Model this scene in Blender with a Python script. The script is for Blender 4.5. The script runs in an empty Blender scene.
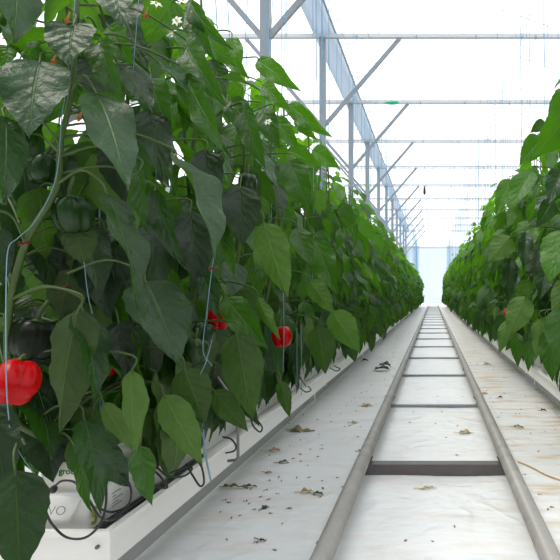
import bpy, bmesh, math, random
import numpy as np
from mathutils import Vector, Matrix

random.seed(7)
rng = np.random.default_rng(11)
scene = bpy.context.scene
COL = scene.collection
R = math.radians
H = 0.72                 # camera height above the floor (m)
VX, VY, F = 433.0, 294.0, 560.0


def P(px, py, d):
    """point of the place seen at pixel (px, py), d metres down the aisle"""
    return Vector(((px - VX) / F * d, d, H - (py - VY) / F * d))


# ------------------------------------------------------------------ tagging
def tag(o, label=None, cat=None, group=None, kind=None):
    if label: o['label'] = label
    if cat: o['category'] = cat
    if group: o['group'] = group
    if kind: o['kind'] = kind
    return o


def empty(name, loc=(0, 0, 0), rz=0.0):
    o = bpy.data.objects.new(name, None)
    o.empty_display_size = 0.05
    o.location = loc
    o.rotation_euler = (0, 0, rz)
    COL.objects.link(o)
    return o


def link(name, me, parent=None, loc=None, mat=None):
    o = bpy.data.objects.new(name, me)
    COL.objects.link(o)
    if mat is not None and not me.materials:
        me.materials.append(mat)
    if parent is not None:
        o.parent = parent
    if loc is not None:
        o.location = loc
    return o


def copy_tree(o, parent=None):
    c = o.copy()
    COL.objects.link(c)
    c.parent = parent
    for ch in o.children:
        copy_tree(ch, c)
    return c


# ------------------------------------------------------------------ materials
class NT:
    def __init__(self, name):
        self.m = bpy.data.materials.new(name)
        self.m.use_nodes = True
        self.t = self.m.node_tree
        self.t.nodes.clear()
        self.out = self.t.nodes.new('ShaderNodeOutputMaterial')

    def n(self, kind, **kw):
        nd = self.t.nodes.new('ShaderNode' + kind)
        for k, v in kw.items():
            setattr(nd, k, v)
        return nd

    def l(self, a, b):
        self.t.links.new(a, b)

    def put(self, sock, v):
        if hasattr(v, 'is_linked') or hasattr(v, 'links'):
            self.l(v, sock)
        else:
            sock.default_value = v

    def math(self, op, a, b=0.0, c=None, clamp=False):
        nd = self.n('Math', operation=op)
        nd.use_clamp = clamp
        self.put(nd.inputs[0], a)
        self.put(nd.inputs[1], b)
        if c is not None:
            self.put(nd.inputs[2], c)
        return nd.outputs[0]

    def mix(self, f, a, b):
        nd = self.n('MixRGB')
        self.put(nd.inputs[0], f)
        self.put(nd.inputs[1], a)
        self.put(nd.inputs[2], b)
        return nd.outputs[0]

    def smooth(self, v, lo, hi):
        nd = self.n('MapRange', interpolation_type='SMOOTHSTEP')
        self.put(nd.inputs[0], v)
        nd.inputs[1].default_value = lo
        nd.inputs[2].default_value = hi
        return nd.outputs[0]

    def noise(self, vec, scale, detail=3.0, rough=0.5):
        nd = self.n('TexNoise')
        if vec is not None:
            self.l(vec, nd.inputs['Vector'])
        nd.inputs['Scale'].default_value = scale
        nd.inputs['Detail'].default_value = detail
        nd.inputs['Roughness'].default_value = rough
        return nd.outputs['Fac']

    def bump(self, h, strength=0.3, dist=0.01, normal=None):
        nd = self.n('Bump')
        nd.inputs['Strength'].default_value = strength
        nd.inputs['Distance'].default_value = dist
        self.l(h, nd.inputs['Height'])
        if normal is not None:
            self.l(normal, nd.inputs['Normal'])
        return nd.outputs[0]

    def principled(self, col, rough=0.5, metal=0.0, spec=0.5, normal=None):
        nd = self.n('BsdfPrincipled')
        self.put(nd.inputs['Base Color'], col)
        self.put(nd.inputs['Roughness'], rough)
        nd.inputs['Metallic'].default_value = metal
        nd.inputs['Specular IOR Level'].default_value = spec
        if normal is not None:
            self.l(normal, nd.inputs['Normal'])
        return nd.outputs[0]

    def done(self, sh):
        self.l(sh, self.out.inputs['Surface'])
        return self.m


def simple(name, col, rough=0.5, metal=0.0, spec=0.5, var=0.25, scale=30.0, bump=0.0):
    t = NT(name)
    co = t.n('TexCoord').outputs['Object']
    nz = t.noise(co, scale, 4.0, 0.6)
    lo = tuple(c * (1 - var) for c in col) + (1,)
    hi = tuple(min(1, c * (1 + var)) for c in col) + (1,)
    c = t.mix(nz, lo, hi)
    nm = t.bump(nz, bump, 0.004) if bump else None
    return t.done(t.principled(c, rough, metal, spec, nm))


def leaf_material():
    t = NT('pepper_leaf')
    uv = t.n('UVMap')
    uv.uv_map = 'UVMap'
    sep = t.n('SeparateXYZ')
    t.l(uv.outputs[0], sep.inputs[0])
    s, v = sep.outputs[0], sep.outputs[1]
    tt = t.math('ABSOLUTE', t.math('MULTIPLY_ADD', v, 2.0, -1.0))
    co0 = t.n('TexCoord').outputs['Object']
    wob = t.math('MULTIPLY_ADD', t.noise(co0, 45.0, 2.0, 0.5), 0.10, -0.05)
    arc = t.math('MULTIPLY', t.math('POWER', tt, 0.8), 0.25)
    q = t.math('MULTIPLY', t.math('ADD', t.math('SUBTRACT', s, arc), wob), 6.5)
    q = t.math('ADD', q, t.math('MULTIPLY', t.smooth(v, 0.499, 0.501), 0.45))
    fr = t.math('ABSOLUTE', t.math('SUBTRACT', t.math('FRACT', q), 0.5))
    lat = t.math('SUBTRACT', 1.0, t.smooth(fr, 0.0, 0.07))
    lat = t.math('MULTIPLY', lat, t.math('SUBTRACT', 1.0, t.smooth(tt, 0.35, 0.95)))
    mid = t.math('SUBTRACT', 1.0, t.smooth(tt, 0.015, 0.06))
    vein = t.math('MAXIMUM', t.math('MULTIPLY', lat, 0.45), mid)
    at = t.n('Attribute')
    at.attribute_name = 'tint'
    sa = t.n('SeparateColor')
    t.l(at.outputs['Color'], sa.inputs[0])
    lig, age, rnd = sa.outputs[0], sa.outputs[1], sa.outputs[2]
    co = t.n('TexCoord').outputs['Object']
    nz = t.noise(co, 26.0, 3.0, 0.55)
    nf = t.noise(co, 170.0, 2.0, 0.5)
    front = t.mix(age, (0.009, 0.034, 0.0095, 1), (0.060, 0.190, 0.006, 1))
    front = t.mix(t.math('MULTIPLY', vein, 0.32), front, (0.085, 0.18, 0.035, 1))
    back = t.mix(age, (0.060, 0.105, 0.030, 1), (0.115, 0.24, 0.022, 1))
    back = t.mix(t.math('MULTIPLY', vein, 0.45), back, (0.17, 0.27, 0.08, 1))
    bf = t.n('NewGeometry').outputs['Backfacing']
    colr = t.mix(bf, front, back)
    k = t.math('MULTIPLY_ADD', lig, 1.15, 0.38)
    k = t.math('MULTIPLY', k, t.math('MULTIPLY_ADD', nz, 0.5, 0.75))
    mul = t.n('VectorMath', operation='SCALE')
    t.l(colr, mul.inputs[0])
    t.l(k, mul.inputs['Scale'])
    pil = t.math('COSINE', t.math('MULTIPLY', t.math('SUBTRACT', fr, 0.0), 6.283))
    nq = t.noise(co0, 75.0, 2.0, 0.55)
    hgt = t.math('MULTIPLY_ADD', pil, -0.17, t.math('MULTIPLY', nz, 1.1))
    hgt = t.math('ADD', hgt, t.math('MULTIPLY', nq, 1.0))
    hgt = t.math('ADD', hgt, t.math('MULTIPLY', nf, 0.35))
    hgt = t.math('SUBTRACT', hgt, t.math('MULTIPLY', mid, 0.8))
    nm = t.bump(hgt, 0.55, 0.004)
    rough = t.math('MULTIPLY_ADD', bf, 0.22, t.math('MULTIPLY_ADD', rnd, 0.16, 0.33))
    pr = t.n('BsdfPrincipled')
    t.l(mul.outputs[0], pr.inputs['Base Color'])
    t.l(rough, pr.inputs['Roughness'])
    pr.inputs['Specular IOR Level'].default_value = 0.5
    t.l(nm, pr.inputs['Normal'])
    tr = t.n('BsdfTranslucent')
    tc = t.mix(age, (0.030, 0.14, 0.003, 1), (0.17, 0.50, 0.006, 1))
    tc = t.mix(t.math('MULTIPLY', vein, 0.35), tc, (0.24, 0.42, 0.06, 1))
    t.l(tc, tr.inputs[0])
    t.l(nm, tr.inputs['Normal'])
    mx = t.n('MixShader')
    t.put(mx.inputs[0], t.math('MULTIPLY_ADD', age, 0.28, 0.28))
    t.l(pr.outputs[0], mx.inputs[1])
    t.l(tr.outputs[0], mx.inputs[2])
    return t.done(mx.outputs[0])


def floor_material():
    t = NT('white_ground_film')
    co = t.n('TexCoord').outputs['Object']
    n1 = t.noise(co, 1.6, 5.0, 0.6)
    mp = t.n('Mapping')
    mp.inputs['Scale'].default_value = (2.2, 9.0, 1.0)
    t.l(co, mp.inputs[0])
    n2 = t.noise(mp.outputs[0], 1.5, 6.0, 0.62)     # stain streaks across the aisle
    n3 = t.noise(co, 60.0, 4.0, 0.7)
    sx = t.n('SeparateXYZ')
    t.l(co, sx.inputs[0])
    right = t.smooth(sx.outputs[0], 0.25, 0.42)
    base = t.mix(n1, (0.72, 0.735, 0.75, 1), (0.84, 0.845, 0.84, 1))
    amt = t.smooth(n2, 0.46, 0.70)
    amt = t.math('MULTIPLY', amt, t.math('MULTIPLY_ADD', right, 0.70, 0.22))
    base = t.mix(amt, base, (0.60, 0.42, 0.24, 1))
    spk = t.smooth(n3, 0.70, 0.78)
    base = t.mix(t.math('MULTIPLY', spk, 0.5), base, (0.42, 0.30, 0.2, 1))
    mw = t.n('Mapping')
    mw.inputs['Scale'].default_value = (1.0, 1.7, 1.0)
    mw.inputs['Rotation'].default_value = (0, 0, 0.5)
    t.l(co, mw.inputs[0])
    w1 = t.noise(mw.outputs[0], 3.2, 4.0, 0.55)
    w2 = t.noise(co, 14.0, 3.0, 0.5)
    h = t.math('MULTIPLY_ADD', w2, 0.10, w1)
    vo = t.n('TexVoronoi', feature='DISTANCE_TO_EDGE')
    vo.inputs['Scale'].default_value = 2.6
    wv = t.n('VectorMath', operation='ADD')
    nv = t.n('TexNoise'); nv.inputs['Scale'].default_value = 3.0
    t.l(co, nv.inputs['Vector']); t.l(co, wv.inputs[0]); t.l(nv.outputs['Color'], wv.inputs[1])
    t.l(wv.outputs[0], vo.inputs['Vector'])
    crease = t.math('SUBTRACT', 1.0, t.smooth(vo.outputs['Distance'], 0.0, 0.16))
    h = t.math('MULTIPLY_ADD', crease, 0.10, h)
    nm = t.bump(h, 0.5, 0.04)
    return t.done(t.principled(base, 0.36, 0.0, 0.5, nm))


M = {}
M['leaf'] = leaf_material()
M['stem'] = simple('green_stem', (0.050, 0.095, 0.016), 0.5, var=0.35, scale=18)
M['floor'] = floor_material()
M['red'] = simple('red_pepper_skin', (0.37, 0.0015, 0.003), 0.22, spec=0.16, var=0.12, scale=14)
M['green_pepper'] = simple('green_pepper_skin', (0.012, 0.040, 0.008), 0.24, spec=0.3, var=0.35, scale=20)
M['dark_pepper'] = simple('darkening_pepper_skin', (0.007, 0.011, 0.005), 0.3, spec=0.2, var=0.4, scale=24)
M['twine'] = simple('pale_blue_twine', (0.17, 0.40, 0.62), 0.6, var=0.15)
M['near_twine'] = simple('grey_blue_twine', (0.17, 0.29, 0.36), 0.7, var=0.15)
M['white_metal'] = simple('white_coated_steel', (0.80, 0.79, 0.76), 0.42, var=0.05, scale=12)
M['pipe'] = simple('weathered_steel_pipe', (0.33, 0.32, 0.30), 0.40, metal=0.0, var=0.32, scale=16, bump=0.1)
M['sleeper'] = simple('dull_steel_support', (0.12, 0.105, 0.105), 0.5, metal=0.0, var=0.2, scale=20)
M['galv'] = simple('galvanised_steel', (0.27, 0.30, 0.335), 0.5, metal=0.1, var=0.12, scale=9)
M['shade_grey'] = simple('shade_grey_filler', (0.36, 0.36, 0.355), 0.6, var=0.08)  # grey of the added strip that reads as shade under the gutters
M['alu'] = simple('pale_aluminium', (0.60, 0.63, 0.66), 0.5, metal=0.1, var=0.06, scale=6)
M['rod'] = simple('grey_bent_rod_steel', (0.22, 0.21, 0.21), 0.45, metal=0.4, var=0.15)
M['black'] = simple('black_rubber_tube', (0.013, 0.013, 0.015), 0.4, var=0.2)
M['film'] = simple('white_bag_film', (0.80, 0.79, 0.77), 0.32, var=0.05, scale=25, bump=0.25)
M['wrap'] = simple('cream_block_wrap', (0.78, 0.74, 0.68), 0.42, var=0.06, scale=25, bump=0.15)
M['rockwool'] = simple('brown_rockwool', (0.13, 0.09, 0.05), 0.9, var=0.45, scale=120, bump=0.6)
M['print_green'] = simple('green_print', (0.02, 0.22, 0.05), 0.5, var=0.05)
M['print_dark'] = simple('dark_print', (0.05, 0.05, 0.055), 0.5, var=0.05)
M['print_olive'] = simple('olive_print', (0.30, 0.34, 0.02), 0.5, var=0.05)
M['print_grey'] = simple('grey_print', (0.35, 0.36, 0.38), 0.5, var=0.05)
M['petal'] = simple('white_petal', (0.85, 0.86, 0.80), 0.5, var=0.05)
M['yellow'] = simple('flower_centre', (0.55, 0.50, 0.10), 0.6, var=0.15)
M['dry_flower'] = simple('withered_orange_flower', (0.42, 0.17, 0.04), 0.7, var=0.4, scale=120)
M['clip'] = simple('dark_red_clip', (0.11, 0.010, 0.008), 0.45, var=0.2)
M['crumb'] = simple('dried_brown_petal', (0.33, 0.115, 0.045), 0.75, var=0.4, scale=90)
M['dry_leaf'] = simple('dry_olive_leaf', (0.22, 0.18, 0.075), 0.65, var=0.4, scale=40, bump=0.4)
M['tan_leaf'] = simple('dry_tan_leaf', (0.50, 0.34, 0.17), 0.7, var=0.35, scale=40, bump=0.4)
M['wilt_leaf'] = simple('wilted_dark_leaf', (0.035, 0.065, 0.028), 0.55, var=0.4, scale=40, bump=0.4)
M['dark_rot'] = simple('blackened_scrap', (0.03, 0.022, 0.022), 0.6, var=0.3, scale=60)
M['green_plastic'] = simple('green_plastic', (0.02, 0.42, 0.22), 0.4, var=0.1)
M['concrete'] = simple('pale_concrete', (0.70, 0.69, 0.66), 0.7, var=0.08, scale=4)

t = NT('roof_glass')
g = t.n('BsdfTransparent'); g.inputs[0].default_value = (0.97, 0.98, 0.99, 1)
gl = t.n('BsdfGlossy'); gl.inputs['Roughness'].default_value = 0.08
mx = t.n('MixShader'); mx.inputs[0].default_value = 0.04
t.l(g.outputs[0], mx.inputs[1]); t.l(gl.outputs[0], mx.inputs[2])
M['glass'] = t.done(mx.outputs[0])

t = NT('pale_gutter_sheet')
d_ = t.n('BsdfDiffuse'); d_.inputs[0].default_value = (0.72, 0.78, 0.85, 1)
tr_ = t.n('BsdfTranslucent'); tr_.inputs[0].default_value = (0.66, 0.74, 0.84, 1)
mx = t.n('MixShader'); mx.inputs[0].default_value = 0.5
t.l(d_.outputs[0], mx.inputs[1]); t.l(tr_.outputs[0], mx.inputs[2])
M['trough'] = t.done(mx.outputs[0])

t = NT('blue_white_end_film')
co = t.n('TexCoord').outputs['Object']
nz = t.noise(co, 0.5, 4.0, 0.6)
cc = t.mix(nz, (0.74, 0.83, 0.93, 1), (0.85, 0.90, 0.95, 1))
d_ = t.n('BsdfDiffuse'); t.l(cc, d_.inputs[0])
tr_ = t.n('BsdfTranslucent'); t.l(cc, tr_.inputs[0])
mx = t.n('MixShader'); mx.inputs[0].default_value = 0.6
t.l(d_.outputs[0], mx.inputs[1]); t.l(tr_.outputs[0], mx.inputs[2])
M['end_film'] = t.done(mx.outputs[0])


# ------------------------------------------------------------------ mesh builder (quads only)
class MB:
    def __init__(self):
        self.v, self.q, self.uv, self.tint, self.mi = [], [], [], [], []
        self.nv = 0

    def _push(self, v, q, uv, tint, mi):
        self.v.append(v); self.q.append(q + self.nv); self.uv.append(uv)
        self.tint.append(tint); self.mi.append(np.full(len(q), mi, dtype=np.int32))
        self.nv += len(v)

    def leaf(self, base, axis, normal, L, W, bend=0.6, fold=0.2, wave=0.004, tint=(.5, .3, .5), nl=9, nw=4, mi=0,
             twist=0.0, serr=0.0):
        base = np.array(base, float)
        a = np.array(axis, float); a /= np.linalg.norm(a)
        n = np.array(normal, float); n -= a * (n @ a)
        ln = np.linalg.norm(n)
        if ln < 1e-5:
            n = np.cross(a, (0.3, 0.5, 0.8)); ln = np.linalg.norm(n)
        n /= ln
        sd = np.cross(n, a)
        s = np.linspace(0, 1, nl + 1)
        u = np.linspace(-1, 1, nw + 1)
        prof = np.sin(np.pi * s ** 0.64) ** 0.86
        prof = prof * (1 - 0.30 * np.clip((s - 0.72) / 0.28, 0, 1))
        half = W * 0.5 * prof
        th = bend * (s ** 1.2)
        ds = L / nl
        ca, sa = np.cos(th), np.sin(th)
        ca_m = np.concatenate([[0], np.cumsum((ca[1:] + ca[:-1]) * 0.5 * ds)])
        sa_m = np.concatenate([[0], np.cumsum((sa[1:] + sa[:-1]) * 0.5 * ds)])
        cen = base + ca_m[:, None] * a - sa_m[:, None] * n
        ns = ca[:, None] * n + sa[:, None] * a
        tw = twist * s
        sds = np.cos(tw)[:, None] * sd + np.sin(tw)[:, None] * ns
        nss = np.cos(tw)[:, None] * ns - np.sin(tw)[:, None] * sd
        ph = random.random() * 6.28
        U, S = np.meshgrid(u, s)
        hw = half[:, None] * np.abs(U)
        off = np.sign(U) * hw * math.cos(fold)
        if serr:
            off = off * (1 + serr * (np.abs(U) > 0.99) * np.where((np.arange(nl + 1) % 2)[:, None] == 0, 1, -1))
        up = hw * math.sin(fold) - hw ** 2 * 5.0 * abs(fold)
        up = up + wave * np.sin(S * 15 + ph + np.sign(U) * 0.9) * np.abs(U) ** 2 * (prof[:, None])
        up = up + wave * 0.6 * np.sin(S * 7 + ph * 2) * np.abs(U)
        pts = cen[:, None, :] + off[..., None] * sds[:, None, :] + up[..., None] * nss[:, None, :]
        v = pts.reshape(-1, 3)
        i, j = np.meshgrid(np.arange(nl), np.arange(nw), indexing='ij')
        k0 = (i * (nw + 1) + j).ravel()
        q = np.stack([k0, k0 + nw + 1, k0 + nw + 2, k0 + 1], 1)
        uv = np.stack([S.ravel(), (U.ravel() + 1) / 2], 1)
        tn = np.tile(np.array([*tint, 1.0]), (len(v), 1))
        self._push(v, q, uv, tn, mi)

    def tube(self, pts, radii, ns=5, mi=0, tint=(.5, .3, .5), cap=True):
        pts = np.array([list(p) for p in pts], float)
        n = len(pts)
        if np.isscalar(radii):
            radii = np.full(n, radii)
        radii = np.array(radii, float)
        tan = np.gradient(pts, axis=0)
        tan /= np.maximum(np.linalg.norm(tan, axis=1), 1e-9)[:, None]
        ref = np.array([1.0, 0, 0]) if abs(tan[0] @ np.array([1.0, 0, 0])) < 0.8 else np.array([0, 1.0, 0])
        rings = []
        for k in range(n):
            ref = ref - tan[k] * (ref @ tan[k])
            ref /= max(np.linalg.norm(ref), 1e-9)
            b = np.cross(tan[k], ref)
            an = np.linspace(0, 2 * np.pi, ns, endpoint=False)
            rings.append(pts[k] + radii[k] * (np.cos(an)[:, None] * ref + np.sin(an)[:, None] * b))
        if cap:
            rings = [np.tile(pts[0], (ns, 1))] + rings + [np.tile(pts[-1], (ns, 1))]
        v = np.concatenate(rings)
        m = len(rings)
        i, j = np.meshgrid(np.arange(m - 1), np.arange(ns), indexing='ij')
        k0 = (i * ns + j).ravel(); k1 = (i * ns + (j + 1) % ns).ravel()
        q = np.stack([k0, k1, k1 + ns, k0 + ns], 1)
        uv = np.zeros((len(v), 2)); uv[:, 1] = 0.5
        self._push(v, q, uv, np.tile(np.array([*tint, 1.0]), (len(v), 1)), mi)

    def grid(self, pts, mi=0, closed_u=False):
        """pts: (a, b, 3) array -> quads"""
        a, b = pts.shape[:2]
        v = pts.reshape(-1, 3)
        nj = b if closed_u else b - 1
        i, j = np.meshgrid(np.arange(a - 1), np.arange(nj), indexing='ij')
        k0 = (i * b + j).ravel(); k1 = (i * b + (j + 1) % b).ravel()
        q = np.stack([k0, k1, k1 + b, k0 + b], 1)
        uv = np.zeros((len(v), 2))
        self._push(v, q, uv, np.tile(np.array([.5, .3, .5, 1.0]), (len(v), 1)), mi)

    def box(self, lo, hi, mi=0):
        x0, y0, z0 = lo; x1, y1, z1 = hi
        v = np.array([[x0, y0, z0], [x1, y0, z0], [x1, y1, z0], [x0, y1, z0],
                      [x0, y0, z1], [x1, y0, z1], [x1, y1, z1], [x0, y1, z1]], float)
        q = np.array([[3, 2, 1, 0], [4, 5, 6, 7], [0, 1, 5, 4], [1, 2, 6, 5], [2, 3, 7, 6], [3, 0, 4, 7]])
        self._push(v, q, np.zeros((8, 2)), np.tile(np.array([.5, .3, .5, 1.0]), (8, 1)), mi)

    def bar(self, a, b, w, h, mi=0):
        """rectangular bar from a to b"""
        a = np.array(list(a), float); b = np.array(list(b), float)
        d = b - a; d /= np.linalg.norm(d)
        ref = np.array([0, 1.0, 0]) if abs(d[1]) < 0.9 else np.array([1.0, 0, 0])
        s = np.cross(d, ref); s /= np.linalg.norm(s)
        u = np.cross(s, d)
        # u ~ ref direction, s perpendicular
        v = []
        for p in (a, b):
            for (x, y) in ((-1, -1), (1, -1), (1, 1), (-1, 1)):
                v.append(p + s * x * w / 2 + u * y * h / 2)
        q = np.array([[0, 1, 2, 3], [7, 6, 5, 4], [0, 4, 5, 1], [1, 5, 6, 2], [2, 6, 7, 3], [3, 7, 4, 0]])
        self._push(np.array(v), q, np.zeros((8, 2)), np.tile(np.array([.5, .3, .5, 1.0]), (8, 1)), mi)

    def mesh(self, name, mats, smooth=True, fix=False):
        v = np.concatenate(self.v); q = np.concatenate(self.q).astype(np.int32)
        uv = np.concatenate(self.uv); tn = np.concatenate(self.tint); mi = np.concatenate(self.mi)
        me = bpy.data.meshes.new(name)
        me.vertices.add(len(v)); me.vertices.foreach_set('co', v.astype(np.float32).ravel())
        me.loops.add(q.size); me.loops.foreach_set('vertex_index', q.ravel())
        me.polygons.add(len(q))
        me.polygons.foreach_set('loop_start', np.arange(0, q.size, 4, dtype=np.int32))
        me.polygons.foreach_set('loop_total', np.full(len(q), 4, dtype=np.int32))
        me.polygons.foreach_set('material_index', mi)
        me.polygons.foreach_set('use_smooth', np.full(len(q), smooth))
        ul = me.uv_layers.new(name='UVMap')
        ul.data.foreach_set('uv', uv[q.ravel()].astype(np.float32).ravel())
        ca = me.color_attributes.new('tint', 'FLOAT_COLOR', 'POINT')
        ca.data.foreach_set('color', tn.astype(np.float32).ravel())
        for m in (mats if isinstance(mats, (list, tuple)) else [mats]):
            me.materials.append(m)
        me.update(calc_edges=True)
        me.validate()
        if fix:
            bm = bmesh.new(); bm.from_mesh(me)
            bmesh.ops.remove_doubles(bm, verts=bm.verts, dist=1e-6)
            bmesh.ops.recalc_face_normals(bm, faces=bm.faces)
            bm.to_mesh(me); bm.free()
        return me

    def build(self, name, mats, parent=None, loc=None, smooth=True, fix=True):
        return link(name, self.mesh(name, mats, smooth, fix), parent, loc)


def bez(p0, p1, p2, n=6):
    p0, p1, p2 = (np.array(list(p), float) for p in (p0, p1, p2))
    t_ = np.linspace(0, 1, n)[:, None]
    return (1 - t_) ** 2 * p0 + 2 * t_ * (1 - t_) * p1 + t_ ** 2 * p2


def spline(pts, n=8):
    """Catmull-Rom through pts"""
    p = [np.array(list(x), float) for x in pts]
    p = [2 * p[0] - p[1]] + p + [2 * p[-1] - p[-2]]
    out = []
    for k in range(1, len(p) - 2):
        for t_ in np.linspace(0, 1, n, endpoint=False):
            a, b, c, d = p[k - 1], p[k], p[k + 1], p[k + 2]
            out.append(0.5 * (2 * b + (c - a) * t_ + (2 * a - 5 * b + 4 * c - d) * t_ ** 2 + (3 * b - a - 3 * c + d) * t_ ** 3))
    out.append(p[-2])
    return np.array(out)


# ------------------------------------------------------------------ plants
ROWX = 0.80
BLOCK_TOP = 0.352
TOPZ = 1.72              # height of the crop


def stem_paths(rs, height, spread=0.10):
    """two main stems that fork low down, in plant space (origin on the block top)"""
    out = []
    for sg in (-1, 1):
        pts = []
        ph = rs.random() * 6.28
        ex, ey = rs.uniform(-0.05, 0.05) + sg * 0.05, sg * spread * rs.uniform(0.6, 1.3)
        for k in range(11):
            f = k / 10.0
            g = min(1.0, max(0.0, (f - 0.05) / 0.3))
            pts.append((ex * g + 0.012 * math.sin(ph + 9 * f), ey * g + 0.012 * math.cos(ph + 8 * f), f * height))
        out.append(pts)
    return out


def at_path(pts, z):
    for a, b in zip(pts[:-1], pts[1:]):
        if a[2] <= z <= b[2]:
            f = (z - a[2]) / max(1e-6, b[2] - a[2])
            return np.array([a[i] + (b[i] - a[i]) * f for i in range(3)])
    return np.array(pts[-1] if z > pts[-1][2] else pts[0])


def random_leaves(mb, rs, stems, height, nl, nw, step=0.052, keep=None, lush=1.0, petiole_sides=4, lighter=0.0):
    """leaves with petioles all the way up the stems; keep(tip) may refuse one"""
    for pts in stems:
        z = 0.03
        az = rs.random() * 6.28
        while z < height + 0.02:
            f = z / height
            for rep in range(2 if rs.random() < 0.55 * lush else 1):
                az += 2.4 + rs.uniform(-0.5, 0.5)
                if rs.random() < 0.35:                         # leaves turn towards the light of the aisles
                    az = (0 if rs.random() < 0.5 else math.pi) + rs.uniform(-0.7, 0.7)
                p0 = at_path(pts, min(z + rs.uniform(-.02, .02), height))
                out = np.array([math.cos(az), math.sin(az), 0.0])
                top = max(0.0, (f - 0.80) / 0.20)
                pl = rs.uniform(0.07, 0.16) * (1 - 0.55 * top)
                L = rs.uniform(0.14, 0.225) * (1 - 0.45 * top)
                if f < 0.12:
                    L *= 0.85
                W = L * rs.uniform(0.46, 0.60)
                rise = rs.uniform(0.2, 0.8)
                p2 = p0 + out * pl * 0.93 + np.array([0, 0, pl * (0.25 * rise + 0.25 * top)])
                p1 = p0 + out * pl * 0.45 + np.array([0, 0, pl * (0.45 * rise + 0.35 * top)])
                dip = rs.uniform(0.75, 1.35) * (1 - 0.45 * top) - 0.1 * top
                ax = out * math.cos(dip) + np.array([0, 0, -math.sin(dip)])
                yaw = rs.uniform(-0.5, 0.5)
                sdv = np.array([-out[1], out[0], 0])
                ax = ax * math.cos(yaw) + sdv * math.sin(yaw)
                nrm = out * math.sin(dip) + np.array([0, 0, math.cos(dip)]) + sdv * (rs.uniform(-0.6, 0.6) if rs.random() < 0.5 else rs.uniform(-2.0, 2.0))
                tip = p2 + ax * L
                if keep is not None and not keep(p2, tip, W):
                    continue
                age = min(1.0, max(0.0, 0.10 + lighter + 0.45 * f ** 2 + 0.35 * top + rs.uniform(-0.14, 0.25)))
                tint = (rs.random(), age, rs.random())
                mb.leaf(p2, ax, nrm, L, W, bend=rs.uniform(0.1, 0.8), fold=rs.uniform(0.05, 0.42), wave=L * rs.uniform(0.015, 0.045),
                        tint=tint, nl=nl, nw=nw, twist=rs.uniform(-0.5, 0.5), serr=0.02 if nl > 10 else 0)
                mb.tube(bez(p0, p1, p2, 5), [0.0028, 0.0024, 0.002, 0.0019, 0.0016], petiole_sides, mi=1, cap=False)
            z += step * rs.uniform(0.75, 1.3)


def stem_mesh(name, stems, r0=0.0075, r1=0.0035, ns=6, extra=None):
    mb = MB()
    for pts in stems:
        sp = spline(pts, 3)
        mb.tube(sp, np.linspace(r0, r1, len(sp)), ns)
    for e in (extra or []):
        mb.tube(*e)
    return mb.mesh(name, M['stem'])


# fruit, shared meshes -------------------------------------------------
def pepper_mesh(name, mat, w=0.08, h=0.085, seed=0):
    rs = random.Random(seed)
    mb = MB()
    nz_, na = 24, 48
    pts = np.zeros((nz_ + 1, na, 3))
    ph = rs.random() * 6.28
    lobes = 4 if seed % 3 else 3
    amp = [rs.uniform(0.8, 1.2) for _ in range(8)]
    for i in range(nz_ + 1):
        f = i / nz_
        ang = f * math.pi
        c = math.cos(ang)
        z = math.copysign(abs(c) ** 0.92, c)
        rr = math.sin(ang) ** 0.74 if 0 < i < nz_ else 0.0
        rr *= 1.06 - 0.27 * f
        for j in range(na):
            a = 2 * math.pi * j / na
            lob = 1 + 0.24 * (abs(math.cos(lobes * 0.5 * (a + ph))) ** 0.7 - 0.7) * (0.75 + 0.6 * f) + 0.035 * math.cos(2 * a + amp[0])
            zz = z * h / 2
            if f < 0.30:                                      # shoulders rise round a dimpled crown
                zz -= max(0.0, 0.55 - rr) * h * 0.42
                zz += rr * h * 0.10 * (lob - 1) * 4 * math.sin(math.pi * f / 0.30)
            if f > 0.7:                                       # lobed blossom end
                zz += (1 - rr) * h * 0.16 * ((f - 0.7) / 0.3)
                zz += 0.05 * h * math.cos(lobes * (a + ph)) * -rr * (f - 0.7) / 0.3
            pts[i, j] = (math.cos(a) * rr * lob * w / 2, math.sin(a) * rr * lob * w / 2, zz - h / 2)
    mb.grid(pts[::-1], closed_u=True)
    return mb.mesh(name, mat, fix=True)


def stalk_mesh(h=0.085):
    mb = MB()
    mb.tube(spline([(0, 0, -0.020), (0, 0, 0.004), (0.004, 0.002, 0.018), (0.012, 0.006, 0.034)], 4),
            [0.0045] * 6 + [0.0042] * 7, 7)
    n = 18
    ring = np.zeros((4, n, 3))
    for i, (rr, z) in enumerate(((0.003, -0.001), (0.012, -0.006), (0.018, -0.010), (0.0195, -0.015))):
        for j in range(n):
            a = 2 * math.pi * j / n
            k = rr * (1 + 0.12 * math.cos(6 * a) * (i > 1))
            ring[i, j] = (math.cos(a) * k, math.sin(a) * k, z)
    mb.grid(ring, closed_u=True)
    return mb.mesh('stalk', M['stem'], fix=True)


STALK = stalk_mesh()
FRUIT = {'red': [pepper_mesh('fruit', M['red'], seed=s, h=0.088) for s in (1, 2)],
         'green': [pepper_mesh('fruit', M['green_pepper'], seed=s) for s in (4, 5, 6)],
         'dark': [pepper_mesh('fruit', M['dark_pepper'], seed=7)]}


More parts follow.
